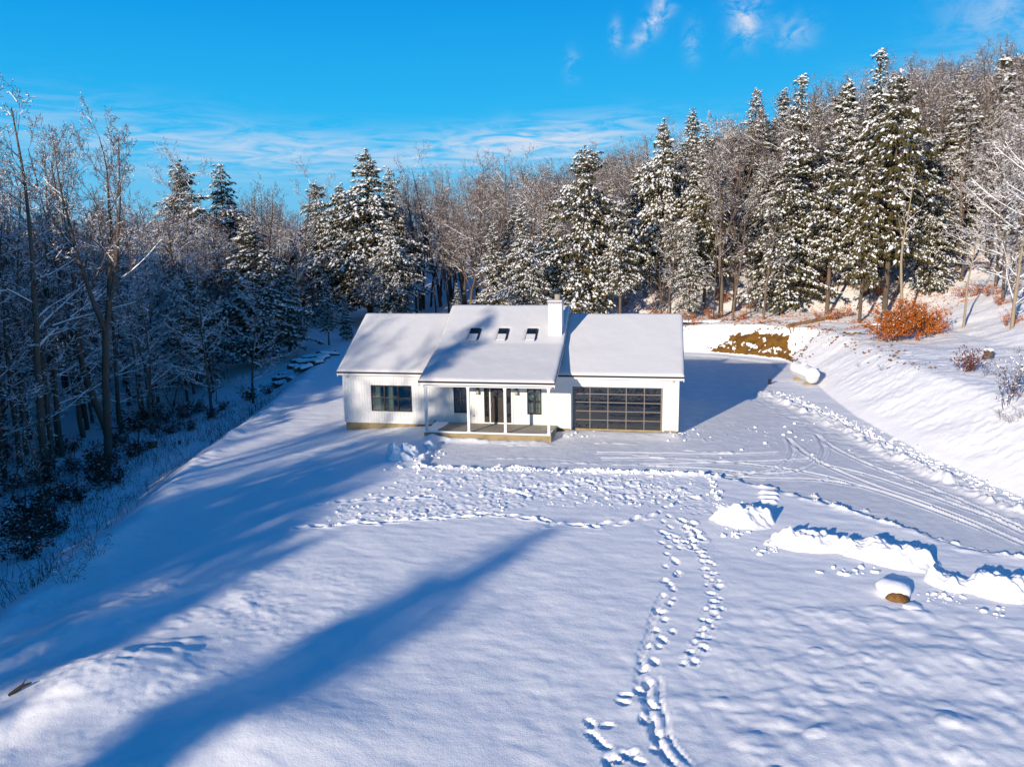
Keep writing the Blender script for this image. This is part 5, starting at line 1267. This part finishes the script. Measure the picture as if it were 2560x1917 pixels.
# dead weeds and brush on the left slope: nobody could count them
P0, P1, R0, R1 = [], [], [], []
r = np.random.default_rng(77); c = 0
while c < 2600:
    x = r.uniform(-36, -13.5); y = r.uniform(-27, 14); de = de1(x, y)
    if not (.5 < de < 13) or r.random() > np.interp(de, [.5, 2, 5, 13], [.10, .7, 1, .35])*(.55+.8*float(vnoise(np.array([x*.5]), np.array([y*.5]), 9)[0])): continue
    c += 1; p = np.array([x, y, surf(x, y)-.05]); h = r.gamma(2.2, .20)+.12
    flat = r.random() < .22
    d = np.array([r.normal(0, .28), r.normal(0, .28), 1.0]) if not flat else np.array([r.normal(0, 1), r.normal(0, 1), .12]); d /= np.linalg.norm(d)
    for k in range(3):
        q = p+d*h/3; P0.append(p); P1.append(q); R0.append(.011*(1-.25*k)); R1.append(.011*(1-.25*(k+1)))
        if k and r.random() < .8:
            d2 = d+r.normal(0, .6, 3); d2 /= np.linalg.norm(d2); P0.append(q); P1.append(q+d2*h*.3); R0.append(.007); R1.append(.004)
        p = q; d = d+r.normal(0, .18, 3); d /= np.linalg.norm(d)
V, F = prisms(P0, P1, R0, R1, 3)
tag(obj('dry_weeds', mesh('dry_weeds', V, [F], MT['cedar'])), kind='stuff')
# soil crumbs and dead leaves strewn over the cut bank and forest edge
pts = []
while len(pts) < 760:
    x = random.uniform(2, 21); y = random.uniform(6, 38); d = dt1(x, y)
    if .3 < d < 5 and vnoise(np.array([x*.7]), np.array([y*.7]), 4)[0] > .05 and (y > 22 or (d > 2.6 and random.random() < .45)): pts.append((x, y))
V, F = clods(pts, .025, .12); tag(obj('soil_crumbs', mesh('soil_crumbs', V, [F], MT['soil'])), kind='stuff')
r = np.random.default_rng(5); n = 5200
xx = r.uniform(0, 46, n*3); yy = r.uniform(26, 70, n*3); dd_ = -sdist(xx, yy, TOE)[0]; m = (dd_ > 3) & (dd_ < 26) & (vnoise(xx*.35, yy*.35, 8) > -.15); xx, yy = xx[m][:n], yy[m][:n]
zz = np.array([surf(a, b_) for a, b_ in zip(xx, yy)])+.03; T_ = np.stack([xx, yy, zz], 1); n = len(T_)
D_ = r.normal(0, 1, (n, 3)); D_[:, 2] *= .4; D_ /= np.linalg.norm(D_, axis=1)[:, None]; s_ = np.cross(D_, r.normal(0, 1, (n, 3))); s_ /= np.linalg.norm(s_, axis=1)[:, None]; l = r.uniform(.06, .15, n)[:, None]
V = np.stack([T_-D_*l, T_+s_*l*.6, T_+D_*l, T_-s_*l*.6], 1).reshape(-1, 3)
tag(obj('leaf_litter', mesh('leaf_litter', V, [np.arange(len(V)).reshape(-1, 4)], MT['orangeleaf'])), kind='stuff')

# ------------------------------------------------------------------ the far wood that reads as one mass
def far_wood(name, pts, tree, hs_):
    me = bpy.data.meshes.new(name); me.from_pydata([tuple(p) for p in pts], [], []); me.update()
    at = me.attributes.new('size', 'FLOAT', 'POINT'); at.data.foreach_set('value', np.asarray(hs_, np.float32))
    o = tag(obj(name, me), kind='stuff')
    ng = bpy.data.node_groups.new(name, 'GeometryNodeTree'); ng.interface.new_socket('Geometry', in_out='INPUT', socket_type='NodeSocketGeometry'); ng.interface.new_socket('Geometry', in_out='OUTPUT', socket_type='NodeSocketGeometry')
    gi = ng.nodes.new('NodeGroupInput'); go = ng.nodes.new('NodeGroupOutput'); mp = ng.nodes.new('GeometryNodeMeshToPoints'); ng.links.new(gi.outputs[0], mp.inputs[0])
    jn = ng.nodes.new('GeometryNodeJoinGeometry'); rv = ng.nodes.new('FunctionNodeRandomValue'); rv.data_type = 'FLOAT_VECTOR'; rv.inputs[0].default_value = (0, 0, 0); rv.inputs[1].default_value = (0, 0, 6.28)
    na = ng.nodes.new('GeometryNodeInputNamedAttribute'); na.data_type = 'FLOAT'; na.inputs[0].default_value = 'size'
    for part_ in tree:
        oi = ng.nodes.new('GeometryNodeObjectInfo'); oi.transform_space = 'ORIGINAL'; oi.inputs[0].default_value = part_; oi.inputs['As Instance'].default_value = True
        ip = ng.nodes.new('GeometryNodeInstanceOnPoints'); ng.links.new(mp.outputs[0], ip.inputs[0]); ng.links.new(oi.outputs['Geometry'], ip.inputs['Instance'])
        ng.links.new(rv.outputs[0], ip.inputs['Rotation']); ng.links.new(na.outputs[0], ip.inputs['Scale']); ng.links.new(ip.outputs[0], jn.inputs[0])
    ng.links.new(jn.outputs[0], go.inputs[0])
    md = o.modifiers.new('woods', 'NODES'); md.node_group = ng
def tree_parts(T):
    for o in list(bpy.data.objects):
        if o.parent is not None and o.data is T['trunk']:
            e = o.parent; c = [k for k in e.children if k.data is T['crown']][0]; return [o, c, c.children[0]]
FAR = {0: [], 1: [], 2: []}
r = np.random.default_rng(99); c = 0
while c < 700:
    x = r.uniform(-150, 135); y = r.uniform(36, 190)
    a = azim(x, y)
    if not (-47 < a < 26): continue
    d = math.hypot(x-CAM[0], y-CAM[1]); dd_ = dt1(x, y); dl = de1(x, y)
    lo = 84 if a < -17 else (94 if a < 3 else 90)
    if d < lo or d > 185 or (dd_ < 6 and dl < 8): continue
    c += 1; FAR[int(r.integers(0, 3))].append((x, y, ground_z(x, y)-.1))
for k, T in zip(FAR, (BAR[4], BAR[7], BAR[5])):
    far_wood('distant_woods', FAR[k], tree_parts(T), r.uniform(.72, 1.0, len(FAR[k])))
